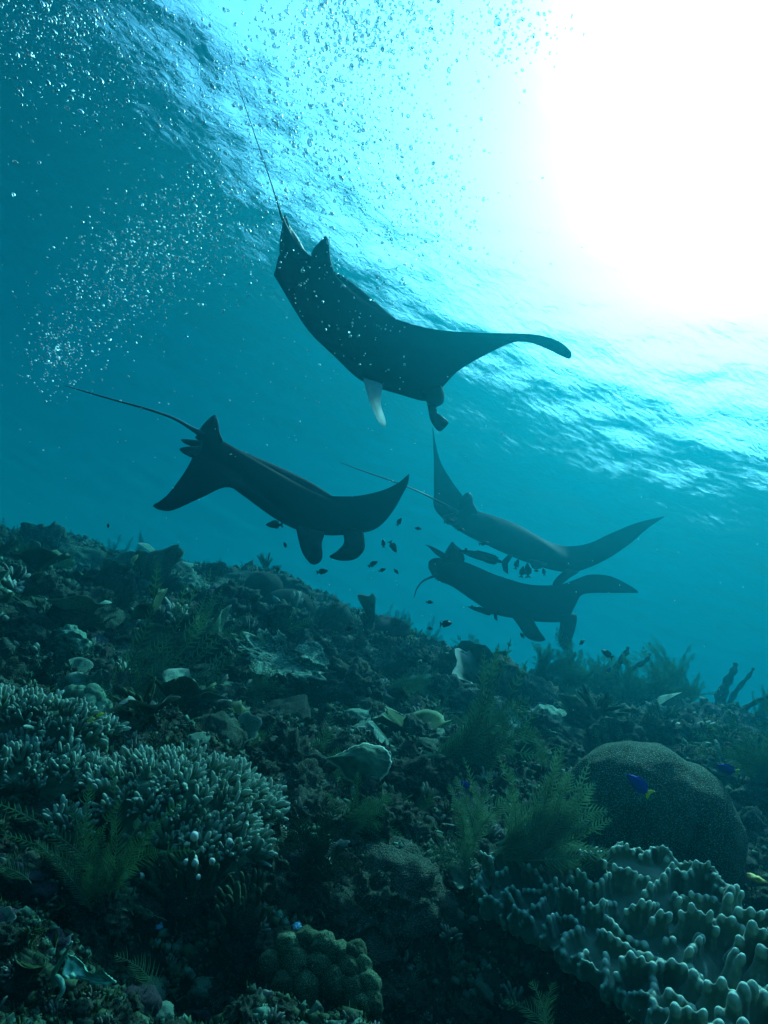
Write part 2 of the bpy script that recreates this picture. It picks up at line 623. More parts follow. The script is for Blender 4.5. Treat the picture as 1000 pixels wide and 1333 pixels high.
# A: the large one overhead, seen from below
A = [
 (357, 359, 4.55, 359, 350, 4.55, .01, .01),
 (366, 372, 4.6, 362, 336, 4.6, .035, .03),
 (384, 402, 4.7, 368, 324, 4.7, .055, .05),
 (406, 434, 4.8, 374, 320, 4.75, .08, .07),
 (436, 463, 4.95, 384, 322, 4.8, .11, .10),
 (474, 497, 5.1, 400, 330, 4.85, .16, .13),
 (522, 514, 5.25, 414, 338, 4.9, .21, .16),
 (560, 522, 5.3, 434, 356, 4.95, .16, .12),
 (578, 502, 5.3, 468, 387, 5.05, .10, .08),
 (598, 482, 5.3, 508, 412, 5.15, .07, .05),
 (634, 461, 5.3, 562, 428, 5.2, .05, .035),
 (668, 446, 5.25, 622, 433, 5.25, .03, .02),
 (690, 446, 5.2, 676, 434, 5.25, .02, .015),
 (712, 454, 5.15, 706, 437, 5.2, .018, .012),
 (730, 463, 5.1, 729, 445, 5.12, .015, .01),
 (741, 467, 5.05, 742, 456, 5.05, .01, .008),
 (744, 464, 5.04, 744, 460, 5.04, .003, .003)]
manta('large manta ray with one pale cephalic fin, highest of the four, behind the bubbles', A, [
 ('pelvic_fin', [(365, 345, 4.75), (364, 318, 4.7), (368, 292, 4.66), (371, 279, 4.64), (376, 292, 4.68), (386, 306, 4.74), (396, 324, 4.8), (404, 340, 4.85)], .03, m_finskin),
 ('dorsal_fin', [(402, 342, 4.88), (407, 326, 4.86), (416, 315, 4.84), (424, 307, 4.82), (428, 316, 4.84), (430, 335, 4.88), (434, 356, 4.92), (418, 356, 4.92)], .02, m_finskin),
 ('cephalic_fin', [(473, 492, 5.06), (478, 512, 5.0), (485, 532, 4.98), (493, 549, 4.98), (501, 555, 4.98), (502, 547, 4.98), (496, 528, 5.0), (496, 512, 5.02), (497, 500, 5.1)], .018, m_pale),
 ('cephalic_fin', [(553, 512, 5.2), (557, 530, 5.15), (561, 548, 5.12), (571, 561, 5.1), (579, 557, 5.1), (584, 549, 5.12), (574, 543, 5.14), (566, 532, 5.16), (568, 516, 5.2)], .018, m_finskin),
 ('mouth_lobe', [(548, 510, 5.2), (558, 526, 5.15), (570, 529, 5.15), (578, 522, 5.18), (577, 508, 5.2), (570, 500, 5.2)], .04, m_manta)],
 [(382, 318, 4.75, .03), (368, 285, 4.6, .010), (352, 235, 4.5, .0042), (335, 185, 4.45, .0034), (318, 135, 4.4, .0026), (306, 96, 4.35, .002)], (470, 420, 5.0), .8, [(426, 352, 5.15, .03), (446, 369, 5.2, .07), (474, 395, 5.25, .10), (504, 418, 5.25, .08), (530, 428, 5.2, .03)])

# B: the one on the left, back lit from above
B_ = [
 (199, 659, 5.6, 201, 656, 5.6, .003, .003),
 (208, 664, 5.62, 207, 653, 5.62, .012, .01),
 (226, 664, 5.7, 220, 642, 5.7, .025, .02),
 (262, 648, 5.85, 240, 615, 5.85, .05, .04),
 (300, 634, 6.0, 251, 594, 5.95, .08, .07),
 (342, 656, 6.15, 251, 583, 6.0, .13, .10),
 (385, 688, 6.35, 256, 575, 6.02, .19, .13),
 (428, 697, 6.45, 262, 566, 6.05, .24, .15),
 (468, 694, 6.5, 286, 572, 6.15, .19, .12),
 (486, 690, 6.5, 345, 605, 6.3, .10, .08),
 (500, 680, 6.5, 408, 640, 6.4, .06, .05),
 (514, 662, 6.5, 455, 646, 6.45, .04, .03),
 (524, 644, 6.5, 492, 640, 6.5, .025, .02),
 (531, 630, 6.5, 516, 630, 6.5, .015, .01),
 (533, 617, 6.5, 531, 618, 6.5, .003, .003)]
manta('dark manta ray on the left trailing a long thin tail above the reef crest', B_, [
 ('dorsal_fin', [(254, 570, 6.05), (262, 556, 6.05), (272, 545, 6.05), (280, 540, 6.05), (284, 548, 6.05), (286, 562, 6.05), (290, 578, 6.1), (270, 580, 6.1)], .03, m_finskin),
 ('pelvic_fin', [(262, 574, 6.02), (248, 572, 5.98), (236, 572, 5.95), (240, 577, 5.95), (252, 582, 6.0), (264, 584, 6.05)], .02, m_finskin),
 ('pelvic_fin', [(262, 580, 6.02), (246, 581, 5.92), (234, 584, 5.9), (240, 591, 5.9), (252, 596, 5.95), (264, 596, 6.05)], .025, m_finskin),
 ('cephalic_fin', [(384, 678, 6.35), (388, 700, 6.3), (394, 720, 6.28), (405, 734, 6.26), (415, 733, 6.26), (420, 724, 6.27), (419, 708, 6.3), (420, 690, 6.4)], .03, m_finskin),
 ('cephalic_fin', [(445, 688, 6.45), (448, 706, 6.42), (438, 718, 6.38), (429, 725, 6.36), (445, 730, 6.36), (462, 728, 6.37), (473, 718, 6.38), (475, 706, 6.4), (470, 690, 6.45)], .03, m_finskin)],
 [(264, 566, 6.05, .035), (250, 558, 6.0, .02), (225, 544, 5.9, .013), (190, 532, 5.75, .010), (150, 521, 5.6, .008), (115, 511, 5.5, .006), (85, 502, 5.4, .003)], (370, 640, 6.2), .82, [(272, 574, 6.25, .05), (296, 590, 6.3, .11), (330, 607, 6.4, .14), (368, 624, 6.5, .15), (402, 638, 6.5, .12), (432, 650, 6.5, .05)])

# C: the upper one of the right-hand pair, back towards the camera
C_ = [
 (563, 556, 7.9, 564, 557, 7.9, .003, .003),
 (564, 578, 7.8, 567, 576, 7.8, .012, .01),
 (565, 606, 7.7, 574, 602, 7.7, .02, .015),
 (565, 640, 7.6, 588, 626, 7.6, .03, .02),
 (567, 664, 7.5, 602, 645, 7.5, .05, .04),
 (596, 690, 7.45, 610, 657, 7.55, .10, .07),
 (640, 712, 7.35, 618, 664, 7.6, .17, .10),
 (690, 733, 7.25, 632, 668, 7.6, .24, .12),
 (733, 744, 7.2, 672, 682, 7.55, .20, .11),
 (757, 742, 7.2, 722, 708, 7.5, .11, .08),
 (790, 728, 7.2, 760, 709, 7.4, .05, .04),
 (820, 708, 7.2, 796, 694, 7.3, .03, .02),
 (843, 688, 7.2, 828, 681, 7.25, .015, .012),
 (866, 672, 7.2, 864, 672, 7.2, .003, .003)]
manta('upper manta ray of the right pair, one wing raised upright and its back showing', C_, [
 ('dorsal_fin', [(595, 664, 7.5), (598, 652, 7.5), (604, 644, 7.5), (610, 641, 7.5), (615, 646, 7.5), (617, 656, 7.5), (622, 668, 7.5), (608, 672, 7.5)], .03, m_finskin),
 ('pelvic_fin', [(575, 672, 7.4), (580, 681, 7.35), (590, 683, 7.35), (596, 676, 7.4), (590, 668, 7.45)], .02, m_finskin),
 ('cephalic_fin', [(742, 738, 7.2), (732, 745, 7.15), (722, 755, 7.12), (720, 762, 7.12), (732, 760, 7.12), (742, 752, 7.15), (754, 744, 7.2)], .02, m_finskin),
 ('cephalic_fin', [(690, 728, 7.2), (692, 738, 7.15), (699, 741, 7.13), (708, 738, 7.13), (712, 732, 7.2)], .02, m_finskin)],
 [(596, 668, 7.45, .03), (575, 655, 7.3, .014), (545, 640, 7.1, .009), (510, 626, 6.95, .008), (475, 614, 6.85, .007), (443, 602, 6.8, .003)], (680, 700, 7.4))

# D: the lower one of the pair
D_ = [
 (559, 742, 7.0, 558, 731, 7.0, .02, .02),
 (569, 755, 7.05, 564, 727, 7.05, .06, .05),
 (590, 764, 7.1, 576, 726, 7.1, .09, .07),
 (618, 783, 7.2, 590, 727, 7.15, .13, .10),
 (646, 800, 7.3, 604, 731, 7.2, .17, .12),
 (678, 806, 7.4, 622, 738, 7.25, .21, .14),
 (708, 810, 7.45, 648, 749, 7.35, .20, .13),
 (736, 808, 7.5, 690, 761, 7.45, .13, .09),
 (748, 790, 7.5, 728, 761, 7.5, .08, .06),
 (757, 775, 7.5, 750, 754, 7.55, .05, .04),
 (775, 772, 7.5, 768, 748, 7.6, .035, .03),
 (798, 772, 7.5, 794, 750, 7.6, .025, .02),
 (820, 772, 7.45, 818, 761, 7.5, .015, .012),
 (831, 772, 7.4, 830, 769, 7.4, .003, .003)]
manta('lower manta ray of the right pair with both cephalic fins hanging towards the reef', D_, [
 ('pelvic_fin', [(577, 728, 7.0), (568, 722, 6.95), (560, 714, 6.92), (554, 709, 6.9), (562, 711, 6.92), (572, 716, 6.95), (584, 724, 7.0)], .015, m_finskin),
 ('dorsal_fin', [(576, 730, 7.05), (580, 718, 7.05), (585, 710, 7.05), (589, 705, 7.05), (594, 710, 7.05), (602, 717, 7.05), (603, 732, 7.1)], .025, m_finskin),
 ('cephalic_fin', [(664, 800, 7.35), (674, 813, 7.3), (685, 829, 7.28), (698, 835, 7.26), (710, 833, 7.26), (703, 822, 7.28), (694, 806, 7.32), (690, 796, 7.4)], .03, m_finskin),
 ('cephalic_fin', [(730, 800, 7.45), (729, 815, 7.4), (727, 832, 7.36), (731, 843, 7.34), (740, 846, 7.34), (744, 834, 7.36), (749, 818, 7.38), (750, 800, 7.42)], .03, m_finskin)],
 [(568, 748, 7.0, .025), (562, 751, 6.95, .014), (551, 756, 6.85, .009), (543, 766, 6.75, .007), (539, 778, 6.7, .003)], (670, 770, 7.35))
# ------------------------------------------------------------------ reef life: materials
m_finger = reef_mat('soft_finger_coral', [(.35, (.09, .13, .10)), (.65, (.17, .215, .17))], 12, bscale=160, bdist=.003, sheen=.35, sheen_col=(.6, .9, .75), tip=((.42, .55, .45), .45), rough=.9)
m_leather = reef_mat('leather_coral', [(.35, (.075, .11, .09)), (.65, (.14, .18, .15))], 14, bscale=240, bdist=.0025, sheen=.5, sheen_col=(.8, .95, .9), tip=((.55, .62, .56), .72), rough=.8, per_object=False)
m_brain = reef_mat('brain_coral', [(.35, (.03, .045, .035)), (.65, (.06, .08, .06))], 5, bscale=60, bdist=.012, spots=((.28, .38, .30), 58, .24), rough=.9, per_object=False)
m_mound = reef_mat('mound_coral', [(.35, (.06, .056, .05)), (.65, (.11, .10, .09))], 6, bscale=40, bdist=.02, fleck=((.20, .22, .19), 30, .58), spots=((.17, .18, .15), 24, .2), rough=.95)
m_knob = reef_mat('knob_coral', [(.35, (.04, .06, .035)), (.65, (.075, .10, .055))], 9, bscale=90, bdist=.004, spots=((.36, .44, .30), 16, .26), rough=.9)
def hyd_mat(name, col):
    m, nt, out = newmat(name)
    co = texco(nt)
    n = noise(nt, co, 7, 3)
    c = ramp(nt, n, [(.3, tuple(x * .65 for x in col)), (.7, tuple(x * 1.35 for x in col))])
    d = nt.nodes.new('ShaderNodeBsdfDiffuse'); t = nt.nodes.new('ShaderNodeBsdfTranslucent')
    nt.links.new(c, d.inputs[0]); nt.links.new(c, t.inputs[0])
    m_ = nt.nodes.new('ShaderNodeMixShader'); m_.inputs[0].default_value = .5
    nt.links.new(d.outputs[0], m_.inputs[1]); nt.links.new(t.outputs[0], m_.inputs[2]); nt.links.new(m_.outputs[0], out.inputs[0])
    return m
m_hyd = hyd_mat('hydroid_green', (.18, .32, .20))
m_hyd_dark = hyd_mat('hydroid_dark', (.05, .10, .065))
m_hyd_pale = hyd_mat('hydroid_pale', (.27, .43, .30))
m_plate = reef_mat('plate_coral', [(.4, (.07, .11, .09)), (.62, (.2, .28, .24))], 26, fleck=((.45, .55, .47), 60, .55), bscale=50, bdist=.012, tip=((.28, .36, .3), .9))
m_rock = reef_mat('reef_rock', [(.30, (.008, .012, .010)), (.45, (.028, .036, .026)), (.55, (.055, .05, .042)), (.7, (.022, .036, .026))], 5, fleck=((.20, .25, .22), 26, .58), bscale=40, bdist=.02)
m_rubble = reef_mat('coral_rubble', [(.36, (.015, .022, .02)), (.5, (.06, .075, .065)), (.66, (.20, .24, .22))], 9, bscale=60, bdist=.006, per_object=False)
m_leaf = reef_mat('leafy_alga', [(.4, (.018, .036, .012)), (.6, (.045, .075, .025))], 20, bscale=60, bdist=.003, tip=((.10, .16, .09), .8))
m_sponge = reef_mat('sponge', [(.4, (.05, .055, .06)), (.6, (.10, .10, .11))], 10, fleck=((.2, .2, .2), 50, .62), bscale=80, bdist=.006)
m_blue = plain_mat('blue_tunicate', (.10, .42, .62), .5)
m_pale_coral = plain_mat('pale_coral', (.62, .66, .60), .7)  # the coral's own whitish tone, used on branch tips
m_purple = reef_mat('purple_encrusting', [(.4, (.035, .02, .035)), (.6, (.08, .045, .07))], 14, fleck=((.4, .3, .4), 60, .6), bscale=90, bdist=.006)

R = random.Random(42)
def jit(v, s, r=R): return Vector((v[0] + r.uniform(-s, s), v[1] + r.uniform(-s, s), v[2] + r.uniform(-s, s)))

def frame(up, spin=0.0, face=None):
    """rotation whose z points along up"""
    up = Vector(up).normalized()
    x, y, z = basis(up, face)
    m = Matrix((x, y, z)).transposed()
    return m @ Matrix.Rotation(spin, 3, 'Z')

def attr(me, vals):
    add_attr(me, 'tip', vals)

# ---- one finger: tapered, bent, blunt
def finger_mesh(name, mat, r, L=1.0, w=.14, seg=7, lump=.12):
    n = 6
    bx, by = r.uniform(-.22, .22), r.uniform(-.22, .22)
    V, F, T = [], [], []
    prof = [(0, 1.25), (.12, 1.05), (.35, .98), (.6, .92), (.82, .88), (.94, .70), (1.0, .36)]
    for i, (t, q) in enumerate(prof):
        c = Vector((bx * t * t, by * t * t, t * L))
        for k in range(seg):
            a = 2 * math.pi * k / seg
            rr = w * q * (1 + r.uniform(-lump, lump))
            V.append(c + Vector((math.cos(a) * rr, math.sin(a) * rr, 0))); T.append(t)
    for i in range(len(prof) - 1):
        for k in range(seg):
            a = i * seg + k; b = i * seg + (k + 1) % seg
            F.append((a, b, b + seg, a + seg))
    V.append(Vector((bx, by, L * 1.03))); T.append(1)
    o = (len(prof) - 1) * seg
    for k in range(seg): F.append((o + k, o + (k + 1) % seg, len(V) - 1))
    me = mk(name, V, F, mat); attr(me, T)
    return me

# ---- a lobe of leather coral: flattened, ridged, flared foot, wavy crest
def lobe_arrays(r, seg=20, rows=10):
    V, F, T = [], [], []
    ph = [r.uniform(0, 6.28) for _ in range(4)]
    bend = r.uniform(-.35, .35); width = r.uniform(.7, 1.25); cr = r.uniform(.06, .16)
    for i in range(rows + 1):
        t = i / rows
        flare = 1 + 1.1 * math.exp(-t * 7)
        top = math.sqrt(max(0, 1 - max(0, (t - .72) / .28) ** 2.2)) if t < 1 else 0.12
        for k in range(seg):
            a = 2 * math.pi * k / seg
            x = math.cos(a) * .46 * width * flare * (.86 + .14 * top) * (1 - .12 * t)
            x *= max(.35, top) if t > .9 else 1
            y = math.sin(a) * (.16 * flare) * max(.12, top)
            hx = 1 + cr * math.sin(x * 9 + ph[0]) + cr * .8 * math.sin(x * 17 + ph[1])
            z = t * hx
            y += bend * t * t + .07 * math.sin(x * 8 + ph[2]) * t + .10 * math.sin(x * 3.5 + ph[3]) * t
            V.append((x, y, z)); T.append(t)
    for i in range(rows):
        for k in range(seg):
            a = i * seg + k; b = i * seg + (k + 1) % seg
            F.append((a, b, b + seg, a + seg))
    V.append((0, bend + .03, 1.02 * (1 + cr * math.sin(ph[0])))); T.append(1)
    o = rows * seg
    for k in range(seg): F.append((o + k, o + (k + 1) % seg, len(V) - 1))
    return V, F, T

def lobe_mesh(name, mat, r):
    V, F, T = lobe_arrays(r)
    me = mk(name, V, F, mat); attr(me, T)
    return me

# ---- lumpy stone / mound: unit ball, noisy, flattened below
def lump_mesh(name, mat, seed, sub=3, amp=.35, fr=1.6, squash=.75, knobs=0, ridged=0):
    bm = bmesh.new()
    bmesh.ops.create_icosphere(bm, subdivisions=sub, radius=1)
    from mathutils import noise as mn
    off = Vector((seed * 7.3, seed * 3.1, seed * 1.7))
    for v in bm.verts:
        p = v.co.copy()
        d = mn.fractal(p * fr + off, .75, 2.15, 7) * amp
        if ridged: d += ridged * (.5 - abs(mn.noise(p * fr * 2.2 + off)) * 2)
        if knobs:
            q = mn.voronoi(p * knobs + off)[0][0]
            d += .30 * max(0, .55 - q)
        v.co = p * (1 + d)
        v.co.z *= squash
    me = bpy.data.meshes.new(name); bm.to_mesh(me); bm.free()
    me.materials.append(mat)
    me.polygons.foreach_set('use_smooth', [True] * len(me.polygons))
    return me

# ---- a feather frond of a hydroid: stem in the xz plane, pinnae both sides
def frond_mesh(name, mat, r, n=26, plen=.26, curve=.5, w=.012, seg=4, sub=False, droop=.3):
    mb = MB()
    pts = [Vector((curve * t * t, .05 * math.sin(t * 4 + r.random()), t * (1 - .18 * abs(curve) * t))) for t in [i / 12 for i in range(13)]]
    mb.add(*tube(pts, [w * (1 - .7 * i / 12) for i in range(13)], 4))
    def at(t):
        f = t * 12; i = min(11, int(f)); return pts[i].lerp(pts[i + 1], f - i), (pts[i + 1] - pts[i]).normalized()
    for i in range(n):
        t = .12 + .88 * i / n
        p, d = at(t)
        env = math.sin(min(1, (t + .08) * 1.15) * math.pi) ** .6 if t < .8 else (1 - t) * 3.2 + .12
        for s in (-1, 1):
            L = plen * max(.12, min(1, env)) * r.uniform(.8, 1.15)
            side = Vector((d.z, .0, -d.x)) * s
            a = (side + d * r.uniform(.7, 1.0) + Vector((0, r.uniform(-.15, .15) - droop * .3, 0))).normalized()
            q0 = p; q1 = p + a * L * .55; q2 = p + a * L + d * L * .12 + Vector((0, -droop * L * .4, 0))
            ww = w * .55
            o = Vector((0, 1, 0)).cross(a).normalized() * ww
            o2 = Vector((0, ww * .6, 0))
            mb.add([q0 - o, q0 + o, q0 + o2, q1 - o * .9, q1 + o * .9, q1 + o2, q2], [(0, 1, 4, 3), (1, 2, 5, 4), (2, 0, 3, 5), (3, 4, 6), (4, 5, 6), (5, 3, 6)])
            if sub:
                for j in range(1, 7):
                    f = j / 7.0
                    b0 = q0.lerp(q1, f * 2) if f < .5 else q1.lerp(q2, f * 2 - 1)
                    for s2 in (-1, 1):
                        nn = (a * .8 + Vector((0, 1, 0)).cross(a) * s2).normalized() * (L * .16 * (1.1 - f))
                        oo = a * ww * .7
                        mb.add([b0 - oo, b0 + oo, b0 + nn], [(0, 1, 2)])
    return mb.mesh(name, mat, False)

HY = {}
def fronds(mat, key, sub=False, n=26, plen=.26, w=.012):
    k = (mat.name, key)
    if k not in HY:
        r = random.Random(hash(key) % 1000 if not isinstance(key, str) else sum(map(ord, key)))
        HY[k] = [frond_mesh('frond', mat, r, n, plen * r.uniform(.8, 1.2), c, w, sub=sub) for c in (.15, .4, .65, .9, -.2)]
    return HY[k]

def hydroid(label, loc, size, count, lean, spread, mat, key='a', sub=False, group='feathery hydroid bushes on the reef', n=26, plen=.26, w=.012, r=R, cat='hydroid', name='feather_hydroid', meshes=None):
    """a bush of feather fronds fanning out from one foot; lean: direction in the view frame"""
    root = empty(name, label, cat, group)
    place(root, loc)
    ms = meshes or fronds(mat, key, sub, n, plen, w)
    lean = Vector(lean).normalized()
    for i in range(count):
        d = (lean + Vector((r.gauss(0, 1), r.gauss(0, 1) * .7, r.gauss(0, 1))) * spread).normalized()
        o = link('frond', ms[r.randrange(len(ms))], root)
        # the flat of the frond towards the light and the lens
        face = Vector((r.uniform(-.5, .5), -1, r.uniform(-.2, .5)))
        y = face - d * face.dot(d); y.normalize()
        x = y.cross(d)
        if r.random() < .3: x = -x; y = -y
        o.matrix_local = Matrix.Translation(jit((0, 0, 0), size * .07, r)) @ Matrix((x, y, d)).transposed().to_4x4() @ Matrix.Diagonal((*((size * r.uniform(.65, 1.1),) * 3), 1))
    return root

# ------------------------------------------------------------------ soft finger coral colonies (left)
FING = [finger_mesh('finger', m_finger, R) for _ in range(9)]
def cluster_mesh(name, mat, r, n=7, spread=.75):
    """a branchlet: a short stub that splits into fingers"""
    V, F, T = [], [], []
    for i in range(n):
        f = finger_mesh('tmp', mat, r, 1.0, .125)
        a = r.uniform(0, 6.28); q = r.uniform(.1, 1) * spread
        d = frame((math.cos(a) * q, math.sin(a) * q, 1))
        s = r.uniform(.55, 1.0)
        o = len(V)
        for v in f.vertices:
            V.append(d @ (v.co * s) + Vector((math.cos(a) * q * .18, math.sin(a) * q * .18, 0)))
        T += [x.value for x in f.attributes['tip'].data]
        F += [tuple(j + o for j in p.vertices) for p in f.polygons]
        bpy.data.meshes.remove(f)
    me = mk(name, V, F, mat); attr(me, T)
    return me
CLUS = [cluster_mesh('branch', m_finger, R) for _ in range(10)]

def finger_colony(label, cpx, cpy, rx, ry, n, flen, lean=(.25, -.1, 1), raise_=.12, seed=1, group='soft finger coral colonies', meshes=None, mat=None, base_mat=None, cat='soft coral', name='finger_coral'):
    """colony whose top fills the ellipse (rx, ry px) about (cpx, cpy)"""
    r = random.Random(seed)
    c = on_reef(cpx, cpy)
    d = c.y
    root = empty(name, label, cat, group)
    place(root, c)
    sx = rx / FPX * d; sy = ry / FPX * d * 1.55
    base = link('base', lump_mesh('base', base_mat or mat or m_finger, seed, 4, .25, 1.4, .8), root)
    up = NRM
    B = frame(up, 0, (0, 1, 0))
    # base x -> right
    ax = Vector((1, 0, 0)); ax = (ax - up * ax.dot(up)).normalized(); ay = up.cross(ax)
    Bm = Matrix((ax, ay, up)).transposed()
    base.matrix_local = Bm.to_4x4() @ Matrix.Diagonal((sx * .93, sy * .9, raise_ * 1.0, 1))
    add_attr(base.data, 'tip', [0] * len(base.data.vertices))
    ms = meshes or CLUS
    k = 0
    ga = math.pi * (3 - 5 ** .5)
    for i in range(n):
        q = math.sqrt((i + .5) / n); a = i * ga + r.uniform(-.2, .2)
        x, y = math.cos(a) * q, math.sin(a) * q
        z = math.sqrt(max(0, 1 - q * q * .9)) * raise_
        p = Bm @ Vector((x * sx * 1.02, y * sy * 1.02, z * .78 + r.uniform(-.01, .02)))
        dd = (Vector(lean) + ax * x * .9 + ay * y * .7 + Vector((r.gauss(0, .24), r.gauss(0, .24), 0))).normalized()
        o = link('branch', ms[r.randrange(len(ms))], root)
        s = flen * r.uniform(.6, 1.35)
        o.matrix_local = Matrix.Translation(p) @ frame(dd, r.uniform(0, 6.28)).to_4x4() @ Matrix.Diagonal((s, s, s, 1))
    return root

finger_colony('large pale soft finger coral colony spreading behind the dark green feather bush at left', 232, 1062, 118, 58, 200, .052, seed=3, raise_=.16)
finger_colony('soft finger coral colony at the left edge, beside the large finger coral', 52, 1020, 92, 34, 105, .051, seed=4, raise_=.10)
finger_colony('small soft finger coral lump, lowest left of the finger corals', 82, 1092, 24, 14, 16, .055, seed=5, raise_=.05)
finger_colony('soft finger coral colony below the brown ball coral at left', 45, 955, 100, 22, 100, .053, seed=6, raise_=.10)
finger_colony('lower front part of the finger corals, under the large pale colony', 262, 1120, 78, 26, 60, .056, seed=11, raise_=.09)
finger_colony('short thick finger coral at the right end of the large colony', 322, 1082, 36, 28, 34, .058, seed=8, raise_=.12, lean=(.6, -.2, 1))

# ---- bright knobbly coral with the yellow fish above it
KN = []
for q in range(5):
    KN.append(lump_mesh('knob', m_pale_coral, q + 30, 2, .25, 2.2, 1.0))
for q in KN: q.materials[0] = reef_mat('bright_knob_coral%d' % 0, [(.35, (.30, .36, .30)), (.65, (.55, .6, .52))], 9, bscale=30, bdist=.05) if q is KN[0] else KN[0].materials[0]
finger_colony('bright knobbly coral head at the left, with yellow fish hanging over it', 108, 930, 26, 11, 40, .030, seed=9, raise_=.09, meshes=KN, mat=m_finger, cat='hard coral', name='knobbly_coral', group='small hard corals')

# ------------------------------------------------------------------ the knobbly finger coral with white tips (240,1150)
m_tipf = reef_mat('branching_coral_green', [(.35, (.05, .07, .045)), (.65, (.11, .13, .085))], 14, bscale=120, bdist=.004, spots=((.25, .3, .22), 70, .2))
def knobby(label, px, py, w, h, n, seed, rise, ktips):
    r = random.Random(seed)
    d = before(px, py, .06, 30); c = PT(px, py + h * .5, d)
    root = empty('branching_coral', label, 'hard coral', 'small hard corals')
    place(root, c)
    ms = [finger_mesh('branch', m_tipf, r, 1.0, .16, 8, .2) for _ in range(5)]
    tipm = [lump_mesh('tip', m_pale_coral, 50 + q, 2, .2, 2, 1.0) for q in range(2)]
    b = link('base', lump_mesh('base', m_rock, seed, 3, .3, 1.5, .8), root)
    b.matrix_local = Matrix.Diagonal((w / FPX * d * .45, w / FPX * d * .4, h / FPX * d * .45, 1))
    for i in range(n):
        x = r.uniform(-.5, .5) * w / FPX * d; z = r.uniform(.0, .5) * h / FPX * d; y = r.uniform(-.06, .06)
        dd = Vector((x * 2.5 / (w / FPX * d) * .5 + r.uniform(-.15, .15), -.25 + y, 1)).normalized()
        o = link('branch', ms[r.randrange(5)], root)
        L = rise * r.uniform(.6, 1.1)
        o.matrix_local = Matrix.Translation((x, y, z)) @ frame(dd, r.uniform(0, 6)).to_4x4() @ Matrix.Diagonal((L * .8, L * .8, L, 1))
        if i < ktips:
            t = link('tip', tipm[i % 2], o)
            e = ms[0]
            v = o.data.vertices[len(o.data.vertices) - 1].co
            t.matrix_local = Matrix.Translation(v * .985) @ Matrix.Diagonal((.17, .17, .15, 1))
    return root
knobby('knobbly branching coral with white rounded tips under the finger coral', 245, 1130, 84, 62, 46, 12, .075, 12)
knobby('branching coral tuft right of the white tipped coral', 318, 1160, 60, 60, 26, 13, .06, 0)

# ------------------------------------------------------------------ leather coral, bottom right
m_leather, nt, out = newmat('leather_coral')
p = principled(nt, out, .75, .2, sheen=.35)
p.inputs['Sheen Tint'].default_value = (.8, 1, .92, 1)
co = texco(nt)
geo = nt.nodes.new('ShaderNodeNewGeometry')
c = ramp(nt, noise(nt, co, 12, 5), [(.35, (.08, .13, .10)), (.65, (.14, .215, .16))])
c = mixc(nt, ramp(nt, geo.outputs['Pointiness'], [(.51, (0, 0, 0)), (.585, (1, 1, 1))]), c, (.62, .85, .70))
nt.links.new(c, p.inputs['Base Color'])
bump(nt, noise(nt, co, 230, 3), p, .002, .5)

